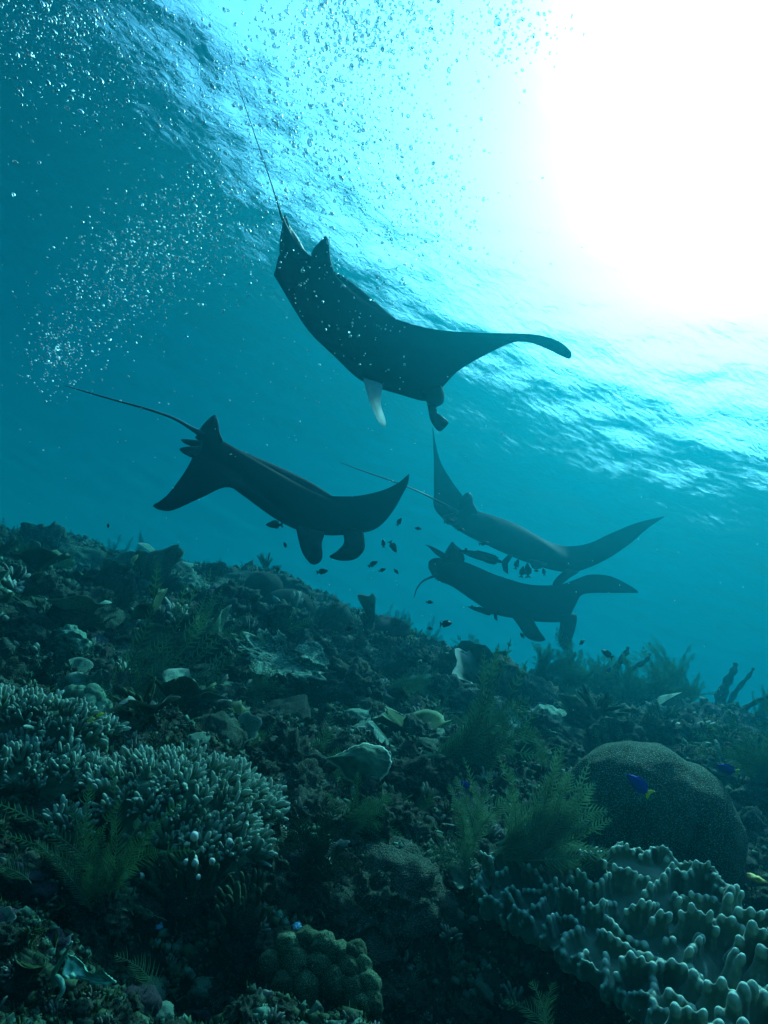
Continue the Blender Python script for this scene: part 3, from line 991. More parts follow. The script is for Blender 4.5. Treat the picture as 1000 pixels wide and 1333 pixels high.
def leather():
    r = random.Random(77)
    c = PT(830, 1230, 1.95)
    def plate(px, py):
        """depth of the plate's skin behind a pixel"""
        return 1.53 + (1333 - py) / 260.0 * .62 - (px - 800) * .00035
    poly = [(622, 1160), (640, 1128), (680, 1108), (750, 1112), (830, 1118), (880, 1135), (930, 1165), (975, 1205), (1030, 1245), (1080, 1300), (1090, 1400), (960, 1420), (880, 1350), (810, 1300), (750, 1256), (690, 1215), (645, 1190)]
    P = catmull(poly + [poly[0]], 6)[:-1]
    cx, cy_ = 850, 1240
    V, F = [], []
    rings = 14; k = len(P)
    nrm = Vector((.12, -.62, .78)).normalized()
    for s in (0, 1):
        for j in range(rings + 1):
            f = 1 - j / (rings + 1)
            for q in P:
                px = cx + (q[0] - cx) * f; py = cy_ + (q[1] - cy_) * f
                pt = PT(px, py, plate(px, py))
                e = math.sqrt(max(0, 1 - f ** 6))
                n_ = float(vnoise(px / 45, py / 45, 31)) * .06 + float(vnoise(px / 20, py / 20, 32)) * .02
                if s == 0: pt = pt + nrm * (n_ * e + .012 * e)
                else: pt = pt - nrm * (.030 * e + .10 * (1 - f) + 0.012)
                V.append(pt - c)
    half = (rings + 1) * k
    for s in (0, 1):
        for j in range(rings):
            for i in range(k):
                a = s * half + j * k + i; b = s * half + j * k + (i + 1) % k
                q = (a, b, b + k, a + k)
                F.append(q[::-1] if s == 0 else q)
        o = s * half + rings * k
        q = tuple(range(o, o + k)); F.append(q[::-1] if s == 0 else q)
    for i in range(k):
        F.append((i, (i + 1) % k, half + (i + 1) % k, half + i))
    mb = MB(); mb.add(V, F)
    def inside(px, py):
        c_ = False; j = len(poly) - 1
        for i in range(len(poly)):
            xi, yi = poly[i]; xj, yj = poly[j]
            if (yi > py) != (yj > py) and px < (xj - xi) * (py - yi) / (yj - yi) + xi: c_ = not c_
            j = i
        return c_
    spots = []
    tries = 0
    while len(spots) < 150 and tries < 12000:
        tries += 1
        px, py = r.uniform(615, 1090), r.uniform(1100, 1400)
        if not inside(px, py): continue
        sp = 23 + max(0, px - 700) * .030 + max(0, py - 1200) * .05
        if all(((px - a) ** 2 + ((py - b) * 1.2) ** 2) > sp * sp for a, b, _ in spots): spots.append((px, py, sp))
    for q in P[::2]:
        if q[0] < 1000: spots.append((q[0], q[1], 15 + max(0, q[0] - 700) * .02))
    for px, py, sp in spots:
        base = PT(px, py, plate(px, py)) - c
        outw = Vector(((px - cx) / 300, 0, -(py - cy_) / 300))
        low = max(0, min(1, (py - 1150) / 120)) * max(0, min(1, (900 - px) / 200))
        dd = (nrm * .35 + Vector((0, 0, .85)) + outw * .45 + Vector((-.2, -.2, -.25)) * low + Vector((r.gauss(0, .10), r.gauss(0, .10), 0))).normalized()
        S = sp / FPX * 1.8
        ang = r.gauss(0, .55)
        along = Vector((math.cos(ang), math.sin(ang), 0)); along = (along - dd * along.dot(dd)).normalized()
        n = r.choice((2, 3, 4, 5, 6))
        hh = S * r.uniform(.6, 1.4) * (.8 + .12 * n)
        wv = r.uniform(0, 6.28); dep = dd.cross(along)
        for j in range(n):
            t = j - (n - 1) / 2
            h = hh * r.uniform(.80, 1.08) * (1 - .06 * t * t)
            rad = S * r.uniform(.19, .26)
            a0 = base + along * (t * S * .29) + dep * (math.sin(wv + t * 1.2) * S * .14)
            pts = [a0 - dd * .02, a0 + dd * h * .12, a0 + dd * h * .35 + dep * .03 * h, a0 + dd * h * .62 + dep * .06 * h, a0 + dd * h * .82 + along * t * .04 * h, a0 + dd * (h * .95) + along * t * .06 * h, a0 + dd * h + along * t * .06 * h]
            mb.add(*tube(pts, [rad * 1.9, rad * 1.45, rad * 1.02, rad * .92, rad * .88, rad * .62, rad * .25], 9, .82))
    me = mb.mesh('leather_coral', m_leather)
    o = link('leather_coral', me)
    rm = o.modifiers.new('skin', 'REMESH'); rm.mode = 'VOXEL'; rm.voxel_size = .0042
    sm = o.modifiers.new('soft', 'SMOOTH'); sm.factor = .5; sm.iterations = 4
    dg = bpy.context.evaluated_depsgraph_get()
    m2 = bpy.data.meshes.new_from_object(o.evaluated_get(dg))
    o.modifiers.clear(); o.data = m2
    m2.name = 'leather_coral'
    if not m2.materials: m2.materials.append(m_leather)
    m2.polygons.foreach_set('use_smooth', [True] * len(m2.polygons))
    bpy.data.meshes.remove(me)
    print('leather tris', len(m2.polygons) * 2)
    tag(o, 'broad pale leather coral with rows of upright lobes beneath the ball coral', 'soft coral')
    place(o, c)
leather()

# ------------------------------------------------------------------ the big ball coral
def ball(label, px, py, rad_px, d, mat, seed, squash=(1.15, 1, 1), crease=True, group='ball corals', sub=6, tilt=.2):
    c = PT(px, py, d)
    r_ = rad_px / FPX * d
    bm = bmesh.new(); bmesh.ops.create_icosphere(bm, subdivisions=sub, radius=1)
    from mathutils import noise as mn
    off = Vector((seed, seed * 2.2, 1))
    for v in bm.verts:
        p = v.co.copy()
        dd = mn.fractal(p * 1.1 + off, 1, 2, 4) * .07 + mn.noise(p * 7 + off) * .006
        if crease:
            # a fold running down from near the top, towards the lens
            ang = p.x - .10 - .12 * p.z
            g = math.exp(-(ang / .09) ** 2) * max(0, min(1, (.72 - p.z) * 2)) * (1 if p.y < 0 else 0)
            dd -= .24 * g
            dd += .09 * math.exp(-((ang - .26) / .2) ** 2) * (1 if p.y < .2 else 0)
            dd += .08 * math.exp(-((ang + .24) / .18) ** 2) * (1 if p.y < .2 else 0)
        v.co = p * (1 + dd)
    me = bpy.data.meshes.new('ball_coral'); bm.to_mesh(me); bm.free()
    me.materials.append(mat)
    me.polygons.foreach_set('use_smooth', [True] * len(me.polygons))
    o = link('ball_coral', me)
    tag(o, label, 'hard coral', group)
    place(o, c, Matrix.Rotation(tilt, 3, 'Y'), (r_ * squash[0], r_ * squash[1], r_ * squash[2]))
    return o
ball('great rounded ball coral with a fold down its side behind a blue fish', 838, 1082, 107, 2.95, m_brain, 3, (1.12, 1, .98), tilt=.30)
m_ball2 = reef_mat('dark_ball_coral', [(.35, (.014, .02, .018)), (.65, (.032, .042, .036))], 6, bscale=50, bdist=.01, spots=((.2, .22, .2), 40, .14), rough=.9, per_object=False)
ball('dark rounded coral ball behind the soft finger coral at left', 163, 965, 42, 2.55, m_ball2, 5, crease=False, sub=5)
ball('dark round boulder on the crest right of its taller neighbour', 434, 812, 26, ridge(434).y - .25, m_ball2, 6, (1, 1, 1.1), crease=False, sub=4)
ball('dark round coral head standing on the skyline left of centre', 343, 768, 24, ridge(343).y - .2, m_ball2, 7, (1.1, 1, 1), crease=False, sub=4)
ball('low dark coral head on the skyline beside the round one', 378, 792, 28, ridge(378).y - .4, m_ball2, 8, (1.3, 1, .9), crease=False, sub=4)

# ------------------------------------------------------------------ brown lumpy mounds in the middle
def mound(label, px, py, wpx, hpx, mat, seed, sink=.3, knobs=2.2, squash=.5, group='lumpy mound corals', d=None):
    c = PT(px, py, d) if d else on_reef(px, py)
    o = link('mound_coral', lump_mesh('mound_coral', mat, seed, 5, .22, 1.3, 1, knobs))
    tag(o, label, 'hard coral', group)
    s = wpx / 2 / FPX * c.y
    place(o, c - NRM * (s * sink * .4), frame(NRM + Vector((0, -.25, 0))), (s, s * .9, hpx / 2 / FPX * c.y * 1.3))
    return o
mound('brownish lumpy mound coral in the middle, left of the feather fronds', 515, 1142, 150, 62, m_mound, 21, knobs=2.6)
mound('spotted low knobbly coral right of centre below the crest', 722, 955, 96, 56, m_plate, 9, knobs=4)
mound('dark rough boulder right of centre under the bushy skyline', 655, 890, 70, 50, m_rock, 10, knobs=3)
mound('dark rough rock between the ball coral and the right edge', 965, 985, 50, 44, m_rock, 11, knobs=3)
mound('low brown mound coral below the larger lumpy one', 480, 1205, 110, 46, m_mound, 22, knobs=2.4)
mound('small grey mound coral beneath the feather bush in the middle', 440, 1175, 60, 34, m_mound, 23)
mound('rough low mound at the bottom edge under the black hollow', 610, 1330, 70, 30, m_rock, 24, knobs=3)

# ---- dotted knobs coral (420,1270)
def knob_cluster():
    r = random.Random(5)
    c = on_reef(418, 1270)
    root = empty('dotted_knob_coral', 'green dotted coral of rounded knobs at the bottom middle', 'hard coral', 'small hard corals')
    place(root, c)
    ms = [lump_mesh('knob', m_knob, 60 + q, 4, .16, 1.4, 1.05) for q in range(4)]
    d = c.y
    for px, py, s in [(375, 1238, 22), (398, 1228, 20), (420, 1236, 22), (440, 1246, 20), (462, 1243, 18), (385, 1262, 24), (412, 1264, 23), (452, 1268, 21), (470, 1262, 18), (437, 1284, 22), (458, 1292, 20), (480, 1285, 19), (400, 1288, 22), (370, 1284, 20), (484, 1306, 16), (352, 1258, 18), (470, 1312, 18)]:
        o = link('knob', ms[r.randrange(4)], root)
        q = PT(px, py, d - (py - 1250) * .0012) - c
        k = s / FPX * d
        o.matrix_local = Matrix.Translation(q) @ frame((r.uniform(-.3, .3), -.3, 1), r.uniform(0, 6)).to_4x4() @ Matrix.Diagonal((k * .86, k * .86, k * 1.1, 1))
    b = link('base', lump_mesh('base', m_rock, 9, 3, .3, 1.5, .8), root)
    b.matrix_local = Matrix.Translation(PT(420, 1290, d + .07) - c) @ Matrix.Diagonal((.13, .09, .09, 1))
knob_cluster()

# ------------------------------------------------------------------ plates and sheets
def sheet(name, label, cat, outline, d0, dd, mat, th=.006, cup=.05, group=None, seed=1, ridges=.01, rag=0.0):
    """a coral plate: outline in pixels; dd = how much the depth grows towards its top"""
    P = catmull(list(outline) + [outline[0]], 7)[:-1]
    cx = sum(p[0] for p in P) / len(P); cy_ = sum(p[1] for p in P) / len(P)
    hh = max(p[1] for p in P) - min(p[1] for p in P)
    if rag:
        P = [(cx + (p[0] - cx) * (1 + k), cy_ + (p[1] - cy_) * (1 + k)) for p, k in ((p, rag * float(vnoise(i * .9, seed, 3)) + rag * float(vnoise(i * .33, seed, 4))) for i, p in enumerate(P))]
    ww = max(p[0] for p in P) - min(p[0] for p in P)
    V, F, T = [], [], []; k = len(P); rings = 12
    c = PT(cx, cy_, d0)
    nr = Vector((0, -.7, .7)).normalized()
    for s in (0, 1):
        for j in range(rings + 1):
            f = 1 - j / (rings + 1)
            for i, q in enumerate(P):
                px = cx + (q[0] - cx) * f; py = cy_ + (q[1] - cy_) * f
                d = d0 + dd * (cy_ - py) / hh * 2
                p = PT(px, py, d)
                p = p - nr * cup * (1 - f * f)
                p = p + nr * (float(vnoise(px / ww * 6, py / hh * 5, seed)) * ridges * 2 + .5 * ridges * math.sin(f * 22 + i * .15) * f)
                if s: p = p - nr * th * min(1, j * .6 + .3)
                V.append(p - c); T.append(max(0, f * f))
    half = (rings + 1) * k
    for s in (0, 1):
        for j in range(rings):
            for i in range(k):
                a = s * half + j * k + i; b = s * half + j * k + (i + 1) % k
                q = (a, b, b + k, a + k); F.append(q[::-1] if s == 0 else q)
        o = s * half + rings * k
        q = tuple(range(o, o + k)); F.append(q[::-1] if s == 0 else q)
    for i in range(k): F.append((i, (i + 1) % k, half + (i + 1) % k, half + i))
    me = mk(name, V, F, mat); attr(me, T)
    o = link(name, me); tag(o, label, cat, group); place(o, c)
    return o
sheet('plate_coral', 'wide pale net-veined plate coral tilted up, left of centre', 'hard coral', [(305, 832), (325, 824), (352, 822), (370, 833), (392, 850), (425, 868), (432, 880), (400, 884), (372, 880), (345, 876), (322, 864), (310, 850)], before(365, 855, .08, 36), .36, m_plate, .02, .05, 'plate corals', 3, .02, .35)
sheet('plate_coral', 'small pale plate edge just right of the wide net-veined plate', 'hard coral', [(384, 848), (400, 834), (416, 838), (424, 852), (428, 872), (412, 866), (398, 856)], before(405, 852, .06, 20), .26, m_plate, .02, .03, 'plate corals', 4, .01, .3)
m_cup = reef_mat('cup_coral', [(.4, (.08, .11, .09)), (.62, (.15, .2, .16))], 9, bscale=60, bdist=.004, tip=((.7, .85, .7), .86))
sheet('cup_coral', 'smooth pale fan-shaped cup coral with a bright rim in the middle of the reef', 'hard coral', [(424, 989), (444, 978), (462, 970), (480, 968), (497, 973), (510, 986), (506, 1000), (495, 1016), (470, 1024), (452, 1014), (440, 1000)], before(468, 990, .10, 25), .05, m_cup, .012, -.05, 'plate corals', 5, .006, .08)
m_pale_sheet = reef_mat('pale_sheet', [(.4, (.30, .36, .34)), (.62, (.46, .52, .49))], 9, bscale=60, bdist=.004)
sheet('torn_sheet', 'pale torn sheet of coral lying across the bottom left corner', 'coral sheet', [(88, 1243), (97, 1245), (106, 1252), (113, 1264), (124, 1268), (133, 1264), (143, 1270), (150, 1278), (133, 1281), (118, 1279), (104, 1275), (90, 1274), (84, 1270)], before(118, 1262, .05, 26), .02, m_pale_sheet, .006, .01, None, 6, .008, .12)
SD = before(78, 1265, .05)
o = link('thin_sprig', None)
tag(o, 'thin pale bent sprig left of the torn pale sheet', 'coral sprig'); place(o, PT(78, 1275, SD))
v, f = tube([PT(q[0], q[1], q[2] + SD - 1.5) - PT(78, 1275, SD) for q in catmull([(72, 1284, 1.5), (70, 1268, 1.5), (77, 1255, 1.49), (86, 1240, 1.48), (94, 1226, 1.47)], 4)], [.006, .006, .006, .0055, .005, .005, .005, .0045, .0045, .004, .004, .004, .0035, .003, .003, .0025, .002], 6)
link('stem', mk('stem', v, f, m_pale_sheet), o)
v, f = tube([PT(q[0], q[1], q[2] + SD - 1.5) - PT(78, 1275, SD) for q in catmull([(70, 1270, 1.5), (78, 1276, 1.49), (82, 1290, 1.48), (74, 1302, 1.47)], 4)], [.004, .005, .006, .006, .007, .007, .006, .006, .005, .004, .004, .003, .002], 6)
link('side_branch', mk('side_branch', v, f, m_pale_sheet), o)
for lb, ol, d0 in (('dark green leafy coral sheet at the bottom left edge', [(22, 1215), (48, 1198), (70, 1200), (78, 1220), (66, 1238), (44, 1240), (26, 1232)], 1.55),
                   ('second dark green leafy sheet just below the first', [(20, 1236), (34, 1240), (52, 1240), (60, 1254), (40, 1262), (24, 1254)], 1.5),
                   ('curled blue green leaf sheet above the leafy sheets', [(46, 1184), (60, 1170), (78, 1166), (84, 1176), (72, 1186), (56, 1192)], 1.62),
                   ('green ribbon-like leaf sheet below the cup coral, left', [(372, 1004), (384, 1010), (396, 1022), (412, 1026), (410, 1034), (392, 1032), (378, 1020)], 2.5)):
    d0 = before(ol[2][0], ol[2][1], .03)
    sheet('leaf_sheet', lb, 'leafy coral', ol, d0, .05, m_leaf, .005, .02, 'leafy coral sheets', int(d0 * 100), .01)

# ------------------------------------------------------------------ the feather hydroids that can be told apart
def hyd(label, px, py, hpx, count, lean, spread, mat, key, sub=False, n=26, plen=.26, w=.012, d=None, sd=0, **kw):
    c = PT(px, py, d) if d else on_reef(px, py)
    size = hpx / FPX * c.y
    return hydroid(label, c, size, count, lean, spread, mat, key, sub, n=n, plen=plen, w=w, r=random.Random(sd or int(px * 3 + py)), **kw)
hyd('big feathery hydroid bush before the ball coral, fronds fanning to the right', 655, 1105, 145, 38, (.95, -.1, .42), .30, m_hyd_pale, 'big', False, 27, .15, .012, d=2.05)
hyd('feathery hydroid standing up left of the big feather bush', 610, 1100, 100, 9, (.3, -.1, 1), .26, m_hyd_pale, 'big', False, 27, .15, .012, d=2.1)
hyd('feather hydroid with curved comb-like fronds at the foot of the big bush', 608, 1130, 66, 8, (-.1, -.1, 1), .35, m_hyd_pale, 'comb', False, 20, .30, .010, d=1.95)
hyd('dark feather hydroid bush growing through the large finger coral', 135, 1180, 150, 14, (.05, -.1, 1), .26, m_hyd, 'mid', False, 30, .14, .010, d=1.62)
hyd('dark tangled feather hydroid bush right of the finger corals', 400, 1140, 100, 22, (.3, -.1, .7), .5, m_hyd_dark, 'mid2', False, 22, .2, .014)
hyd('dark hydroid bush on the dark ground below the cup coral', 440, 1075, 80, 18, (1, -.1, .35), .35, m_hyd, 'mid2', False, 22, .2, .014)
hyd('long drooping feather hydroid bush swept to the right, above the big feather bush', 560, 990, 150, 26, (1, 0, .05), .20, m_hyd, 'long', False, 26, .15, .013)
hyd('long swept hydroid bush at left with fronds trailing to the right', 120, 905, 170, 28, (1, 0, -.10), .15, m_hyd, 'long', False, 26, .13, .013)
hyd('dark green hydroid mass at left above the trailing fronds', 215, 850, 110, 28, (1, 0, .05), .2, m_hyd, 'long', False, 26, .15, .014)
hyd('single upright curved frond at the bottom left, beside the torn sheet', 206, 1300, 86, 1, (-.05, -.1, 1), .02, m_hyd_pale, 'comb', False, 26, .12, .012, d=1.45)
hyd('lone small feather hydroid against the black hollow at the bottom edge', 712, 1345, 66, 3, (.05, 0, 1), .15, m_hyd_pale, 'comb', True, 26, .16, .009, d=1.5)
hyd('single pale comb frond at the left edge', 44, 1148, 56, 1, (-.6, 0, 1), .02, m_hyd_pale, 'comb', False, 30, .16, .014, d=1.6)
hyd('pale frilled spikes just left of the ball coral', 706, 1000, 46, 4, (.1, 0, 1), .10, m_hyd_pale, 'comb', False, 26, .10, .018, d=2.6)
hyd('feathery bush at the right edge, above the ball coral', 1000, 1040, 120, 26, (-.1, 0, 1), .25, m_hyd, 'mid', False, 30, .14, .012)
hyd('green feather bush on the slope right of the ball coral top', 872, 905, 70, 24, (.1, 0, 1), .3, m_hyd, 'mid', False, 30, .14, .012)
# ------------------------------------------------------------------ skyline growth
R2 = random.Random(99)
def sky_bush(px, hpx, count, label, lean=(.5, 0, .8), spread=.35, mat=None, sink=.05, key='sky', plen=.17, w=.018):
    c = ridge(px, sink)
    return hydroid(label, c, hpx / FPX * c.y, count, lean, spread, mat or m_hyd, key, False, n=22, plen=plen, w=w, r=R2, group='bushy hydroids along the reef crest')
for px, hpx, n, lb in [
    (30, 26, 22, 'bushy growth on the crest at the far left, by the edge'),
    (75, 28, 22, 'bushy growth on the crest at far left, second from the edge'),
    (140, 22, 18, 'low bushy growth on the crest under the left manta wing'),
    (215, 18, 14, 'small dim bush on the crest left of the round head'),
    (290, 18, 14, 'small bush on the crest just left of the dark round head'),
    (525, 26, 12, 'short bush sticking up from the crest near the centre'),
    (606, 34, 10, 'spiky little bush on the crest below the lower right manta'),
    (648, 26, 14, 'bush on the crest below the lower manta, right of the spiky one'),
    (700, 50, 26, 'broad feathery bush on the crest beneath the lower manta'),
    (735, 60, 26, 'tallest feathery bush on the crest beneath the lower manta'),
    (775, 60, 26, 'feathery bush on the crest just right of the lower manta'),
    (812, 58, 22, 'feathery bush on the crest with two tall spikes beside it'),
    (850, 60, 26, 'windswept feathery bush on the crest at the right'),
    (890, 44, 22, 'lower feathery bush on the crest left of the forked prongs'),
    (985, 40, 16, 'bush on the crest at the right edge of the reef')]:
    sky_bush(px, hpx, n, lb)

def prongs(label, px, items, cat='sponge'):
    """upright tube-like arms on the skyline: items = list of pixel paths"""
    c = ridge(px, .03)
    root = empty('branching_sponge', label, cat, 'branching sponges on the crest'); place(root, c)
    for path, rad in items:
        pts = catmull([(x, y, c.y) for x, y in path], 5)
        n = len(pts)
        P = [PT(*q) - c + Vector((0, .04 * math.sin(i * .4), 0)) for i, q in enumerate(pts)]
        rr = [rad / FPX * c.y * (1.15 - .75 * i / n + .18 * math.sin(i * 1.7)) for i in range(n)]
        v, f = tube(P, rr, 8)
        link('arm', mk('arm', v, f, m_sponge), root)
prongs('forked dark sponge arms standing on the crest at the right edge', 945, [
    ([(938, 925), (944, 900), (950, 878), (957, 864)], 7), ([(948, 925), (958, 905), (968, 885), (980, 870)], 4), ([(940, 925), (940, 905), (944, 890)], 8)])
prongs('two leaning sponge arms on the crest right of the lower manta', 815, [
    ([(800, 885), (806, 868), (812, 852), (817, 843)], 5), ([(812, 885), (825, 872), (838, 860), (846, 851)], 4)])
prongs('slanting sponge arm at the extreme right of the crest', 985, [([(960, 935), (975, 922), (992, 908), (1012, 900)], 4)])
prongs('short sponge arm on the crest below the cephalic fins of the lower manta', 748, [([(745, 880), (746, 862), (748, 848)], 4)])

# ------------------------------------------------------------------ filler life, thing by thing
def spots_px(n, seed, ymin=690, ymax=1400, xmin=-90, xmax=1090, bias=1.0):
    r = random.Random(seed)
    pts = [(r.uniform(xmin, xmax), ymin + (ymax - ymin) * r.random() ** bias) for _ in range(n * 2)]
    d = hits([p[0] for p in pts], [p[1] for p in pts])
    return [(p[0], p[1], PT(p[0], p[1], float(q))) for p, q in zip(pts, d) if q == q][:n]
BUSY = [(232, 1062, 130, 70), (52, 1020, 100, 45), (815, 1200, 200, 110), (838, 1070, 110, 95), (515, 1142, 70, 30), (420, 1265, 70, 50), (470, 990, 50, 25), (365, 852, 60, 30), (120, 1262, 50, 30), (245, 1150, 50, 40)]
def free(px, py, k=1.0):
    return all(((px - a) / (c * k)) ** 2 + ((py - b) / (d * k)) ** 2 > 1 for a, b, c, d in BUSY)

LANDMARKS = [(110, 930, 'bright knobbly coral'), (232, 1062, 'large finger coral'), (40, 990, 'left-edge finger corals'), (838, 1060, 'great ball coral'), (815, 1200, 'leather coral'),
 (515, 1142, 'brown lumpy mound'), (420, 1265, 'dotted knob coral'), (470, 990, 'smooth cup coral'), (365, 852, 'net-veined plate coral'), (120, 1262, 'torn pale sheet'),
 (245, 1145, 'white tipped coral'), (700, 1060, 'big feather bush'), (600, 980, 'swept hydroid bush'), (200, 900, 'trailing left hydroids'), (343, 777, 'skyline coral head'),
 (434, 822, 'round crest boulder'), (722, 955, 'spotted dome coral'), (945, 900, 'forked sponge arms'), (735, 865, 'bushes under the lower manta'), (655, 890, 'dark middle boulder'),
 (60, 720, 'far left crest bushes'), (206, 1270, 'upright curved frond'), (710, 1320, 'lone bottom hydroid'), (163, 965, 'dark ball coral'), (943, 1148, 'orange sponge'),
 (500, 900, 'mid-slope hollow'), (850, 920, 'right slope bush'), (600, 830, 'spiky crest bush'), (540, 1260, 'black hollow'), (200, 760, 'left crest dip')]
def where(px, py):
    q = sorted(LANDMARKS, key=lambda l: (l[0] - px) ** 2 + (l[1] - py) ** 2)
    a = q[0]; dx, dy = px - a[0], a[1] - py
    k = int(((math.degrees(math.atan2(dy, dx)) + 22.5) % 360) // 45)
    dist = 'close' if math.hypot(dx, dy) < 38 else 'well'
    w = ['right of', 'up and right of', 'above', 'up and left of', 'left of', 'down and left of', 'below', 'down and right of'][k]
    return '%s %s the %s' % (dist, w, a[2])
def sized(v, lo, hi):
    f = (v - lo) / (hi - lo)
    return 'tiny' if f < .25 else 'small' if f < .5 else 'middling' if f < .75 else 'larger'

def scatter(name, meshes, n, label, cat, group, seed, size, ymin=690, ymax=1400, bias=1.0, lean=.35, sink=.2, stretch=(1, 1, 1), respect=True):
    r = random.Random(seed)
    for px, py, c in spots_px(n, seed + 1, ymin, ymax, bias=bias):
        if respect and not free(px, py): continue
        # a little larger up the slope, where the reef is older
        s = r.uniform(*size) * (.25 + .25 * c.y)
        if c.y < 1.9: s = min(s, .022 * c.y ** 1.6)
        mi = r.randrange(len(meshes))
        o = link(name, meshes[mi])
        tag(o, '%s %s %s' % (sized(s / (.25 + .25 * c.y), *size), label[mi % len(label)], where(px, py)), cat, group)
        up = NRM + Vector((r.gauss(0, lean), r.gauss(0, lean) - .1, 0))
        place(o, c - NRM * s * sink, frame(up, r.uniform(0, 6.28)), (s * stretch[0] * r.uniform(.8, 1.2), s * stretch[1] * r.uniform(.8, 1.2), s * stretch[2] * r.uniform(.7, 1.3)))

ROCKS = [lump_mesh('reef_rock', m_rock, 100 + i, 5, .42, 1.5, .8, knobs=(0, 3, 0, 4)[i % 4], ridged=(.12, 0, .25, .1)[i % 4]) for i in range(8)]
scatter('reef_rock', ROCKS, 290, ['ridged dark rock', 'knobbly rock', 'deeply furrowed rock', 'lumpy rock'], 'rock', 'encrusted rocks scattered on the reef', 1, (.05, .16), sink=.25)
HEADS = [lump_mesh('coral_boulder', m_mound, 200 + i, 4, .2, 1.3, .8, knobs=2.5 + i) for i in range(3)] + [lump_mesh('coral_boulder', m_plate, 210 + i, 4, .2, 1.3, .7, knobs=4 + i) for i in range(2)] + [lump_mesh('coral_boulder', m_purple, 220, 4, .3, 1.3, .7, knobs=3)]
scatter('coral_boulder', HEADS, 230, ['brown lumpy coral', 'brown knobbed coral', 'pale rounded coral', 'pale pimpled coral', 'mottled coral', 'purplish crust coral'], 'hard coral', 'small rounded coral heads', 3, (.03, .09), sink=.2)

# tufts of short branches
def tuft_mesh(name, mat, r, n=16, w=.09):
    V, F, T = [], [], []
    for i in range(n):
        f = finger_mesh('tmp', mat, r, 1.0, w, 5)
        a = r.uniform(0, 6.28); q = r.uniform(0, 1.1)
        d = frame((math.cos(a) * q, math.sin(a) * q, 1)); s = r.uniform(.6, 1.05)
        o = len(V)
        V += [d @ (v.co * s) for v in f.vertices]
        T += [x.value for x in f.attributes['tip'].data]
        F += [tuple(j + o for j in p.vertices) for p in f.polygons]
        bpy.data.meshes.remove(f)
    me = mk(name, V, F, mat); attr(me, T); return me
m_tuft = reef_mat('tuft_coral', [(.35, (.03, .045, .032)), (.65, (.07, .09, .07))], 14, bscale=80, bdist=.006, tip=((.38, .42, .36), .5))
TUFTS = [tuft_mesh('coral_tuft', m_tuft, R2, 18, .10) for _ in range(4)] + [tuft_mesh('coral_tuft', m_leaf, R2, 22, .06) for _ in range(2)]
scatter('coral_tuft', TUFTS, 290, ['stubby coral tuft', 'dense coral tuft', 'open coral tuft', 'pale-tipped coral tuft', 'thin green tuft', 'fine green tuft'], 'hard coral', 'small branching coral tufts', 5, (.04, .09), sink=.1, bias=.9)

# ruffled leaves
def ruffle_mesh(name, mat, r):
    V, F, T = [], [], []
    nu, nv = 22, 6
    ph = r.uniform(0, 6); wv = r.randint(3, 5)
    for s in (0, 1):
        for j in range(nv + 1):
            t = j / nv
            for i in range(nu + 1):
                a = -1.9 + 3.8 * i / nu
                rad = .12 + t * (.85 + .12 * math.sin(a * wv * 1.7 + ph))
                z = .15 + .75 * t ** .8 + .16 * t * math.sin(a * wv + ph) 
                V.append((math.sin(a) * rad, -math.cos(a) * rad * .7 * (1 if s == 0 else .97), z - .05 * s * (1 - .6 * t))); T.append(t)
    h = (nu + 1) * (nv + 1)
    for s in (0, 1):
        for j in range(nv):
            for i in range(nu):
                a = s * h + j * (nu + 1) + i
                q = (a, a + 1, a + nu + 2, a + nu + 1); F.append(q if s == 0 else q[::-1])
    for i in range(nu):
        a = nv * (nu + 1) + i; F.append((a, a + 1, a + 1 + h, a + h))
    me = mk(name, V, F, mat); attr(me, T); return me
RUF = [ruffle_mesh('ruffled_plate', m, R2) for m in (m_leaf, m_plate, m_tuft, m_leaf, m_plate)]
scatter('ruffled_plate', RUF, 200, ['green ruffled plate', 'pale ruffled plate', 'pale-edged ruffled plate', 'dark green ruffled plate', 'pale curled plate'], 'hard coral', 'small ruffled plate corals', 7, (.03, .085), sink=.05, lean=.5)

TBL = ['broad stubby coral clump', 'broad dense coral clump', 'broad open coral clump', 'broad pale-tipped coral clump', 'broad thin green clump', 'broad fine green clump']
scatter('coral_clump', TUFTS, 60, TBL, 'hard coral', 'broad branching clumps on the middle slope', 41, (.09, .17), ymin=740, ymax=1010, sink=.25, stretch=(1.3, 1.3, .7))
scatter('coral_shelf', RUF, 46, ['green coral shelf', 'pale coral shelf', 'pale-edged coral shelf', 'dark green coral shelf', 'pale curled shelf'], 'hard coral', 'coral shelves on the middle slope', 43, (.09, .18), ymin=740, ymax=1010, sink=.1, lean=.5, stretch=(1.2, 1.2, .7))
BIG = [lump_mesh('coral_dome', m, 400 + i, 5, .25, 1.2, .75, knobs=k) for i, (m, k) in enumerate([(m_mound, 2.2), (m_ball2, 0), (m_plate, 5), (m_brain, 0)])]
scatter('coral_dome', BIG, 34, ['brown knobbed dome', 'dark smooth dome', 'pale pimpled dome', 'dotted dome'], 'hard coral', 'domed corals on the middle slope', 45, (.10, .19), ymin=730, ymax=1000, sink=.35, stretch=(1.1, 1.1, .8))

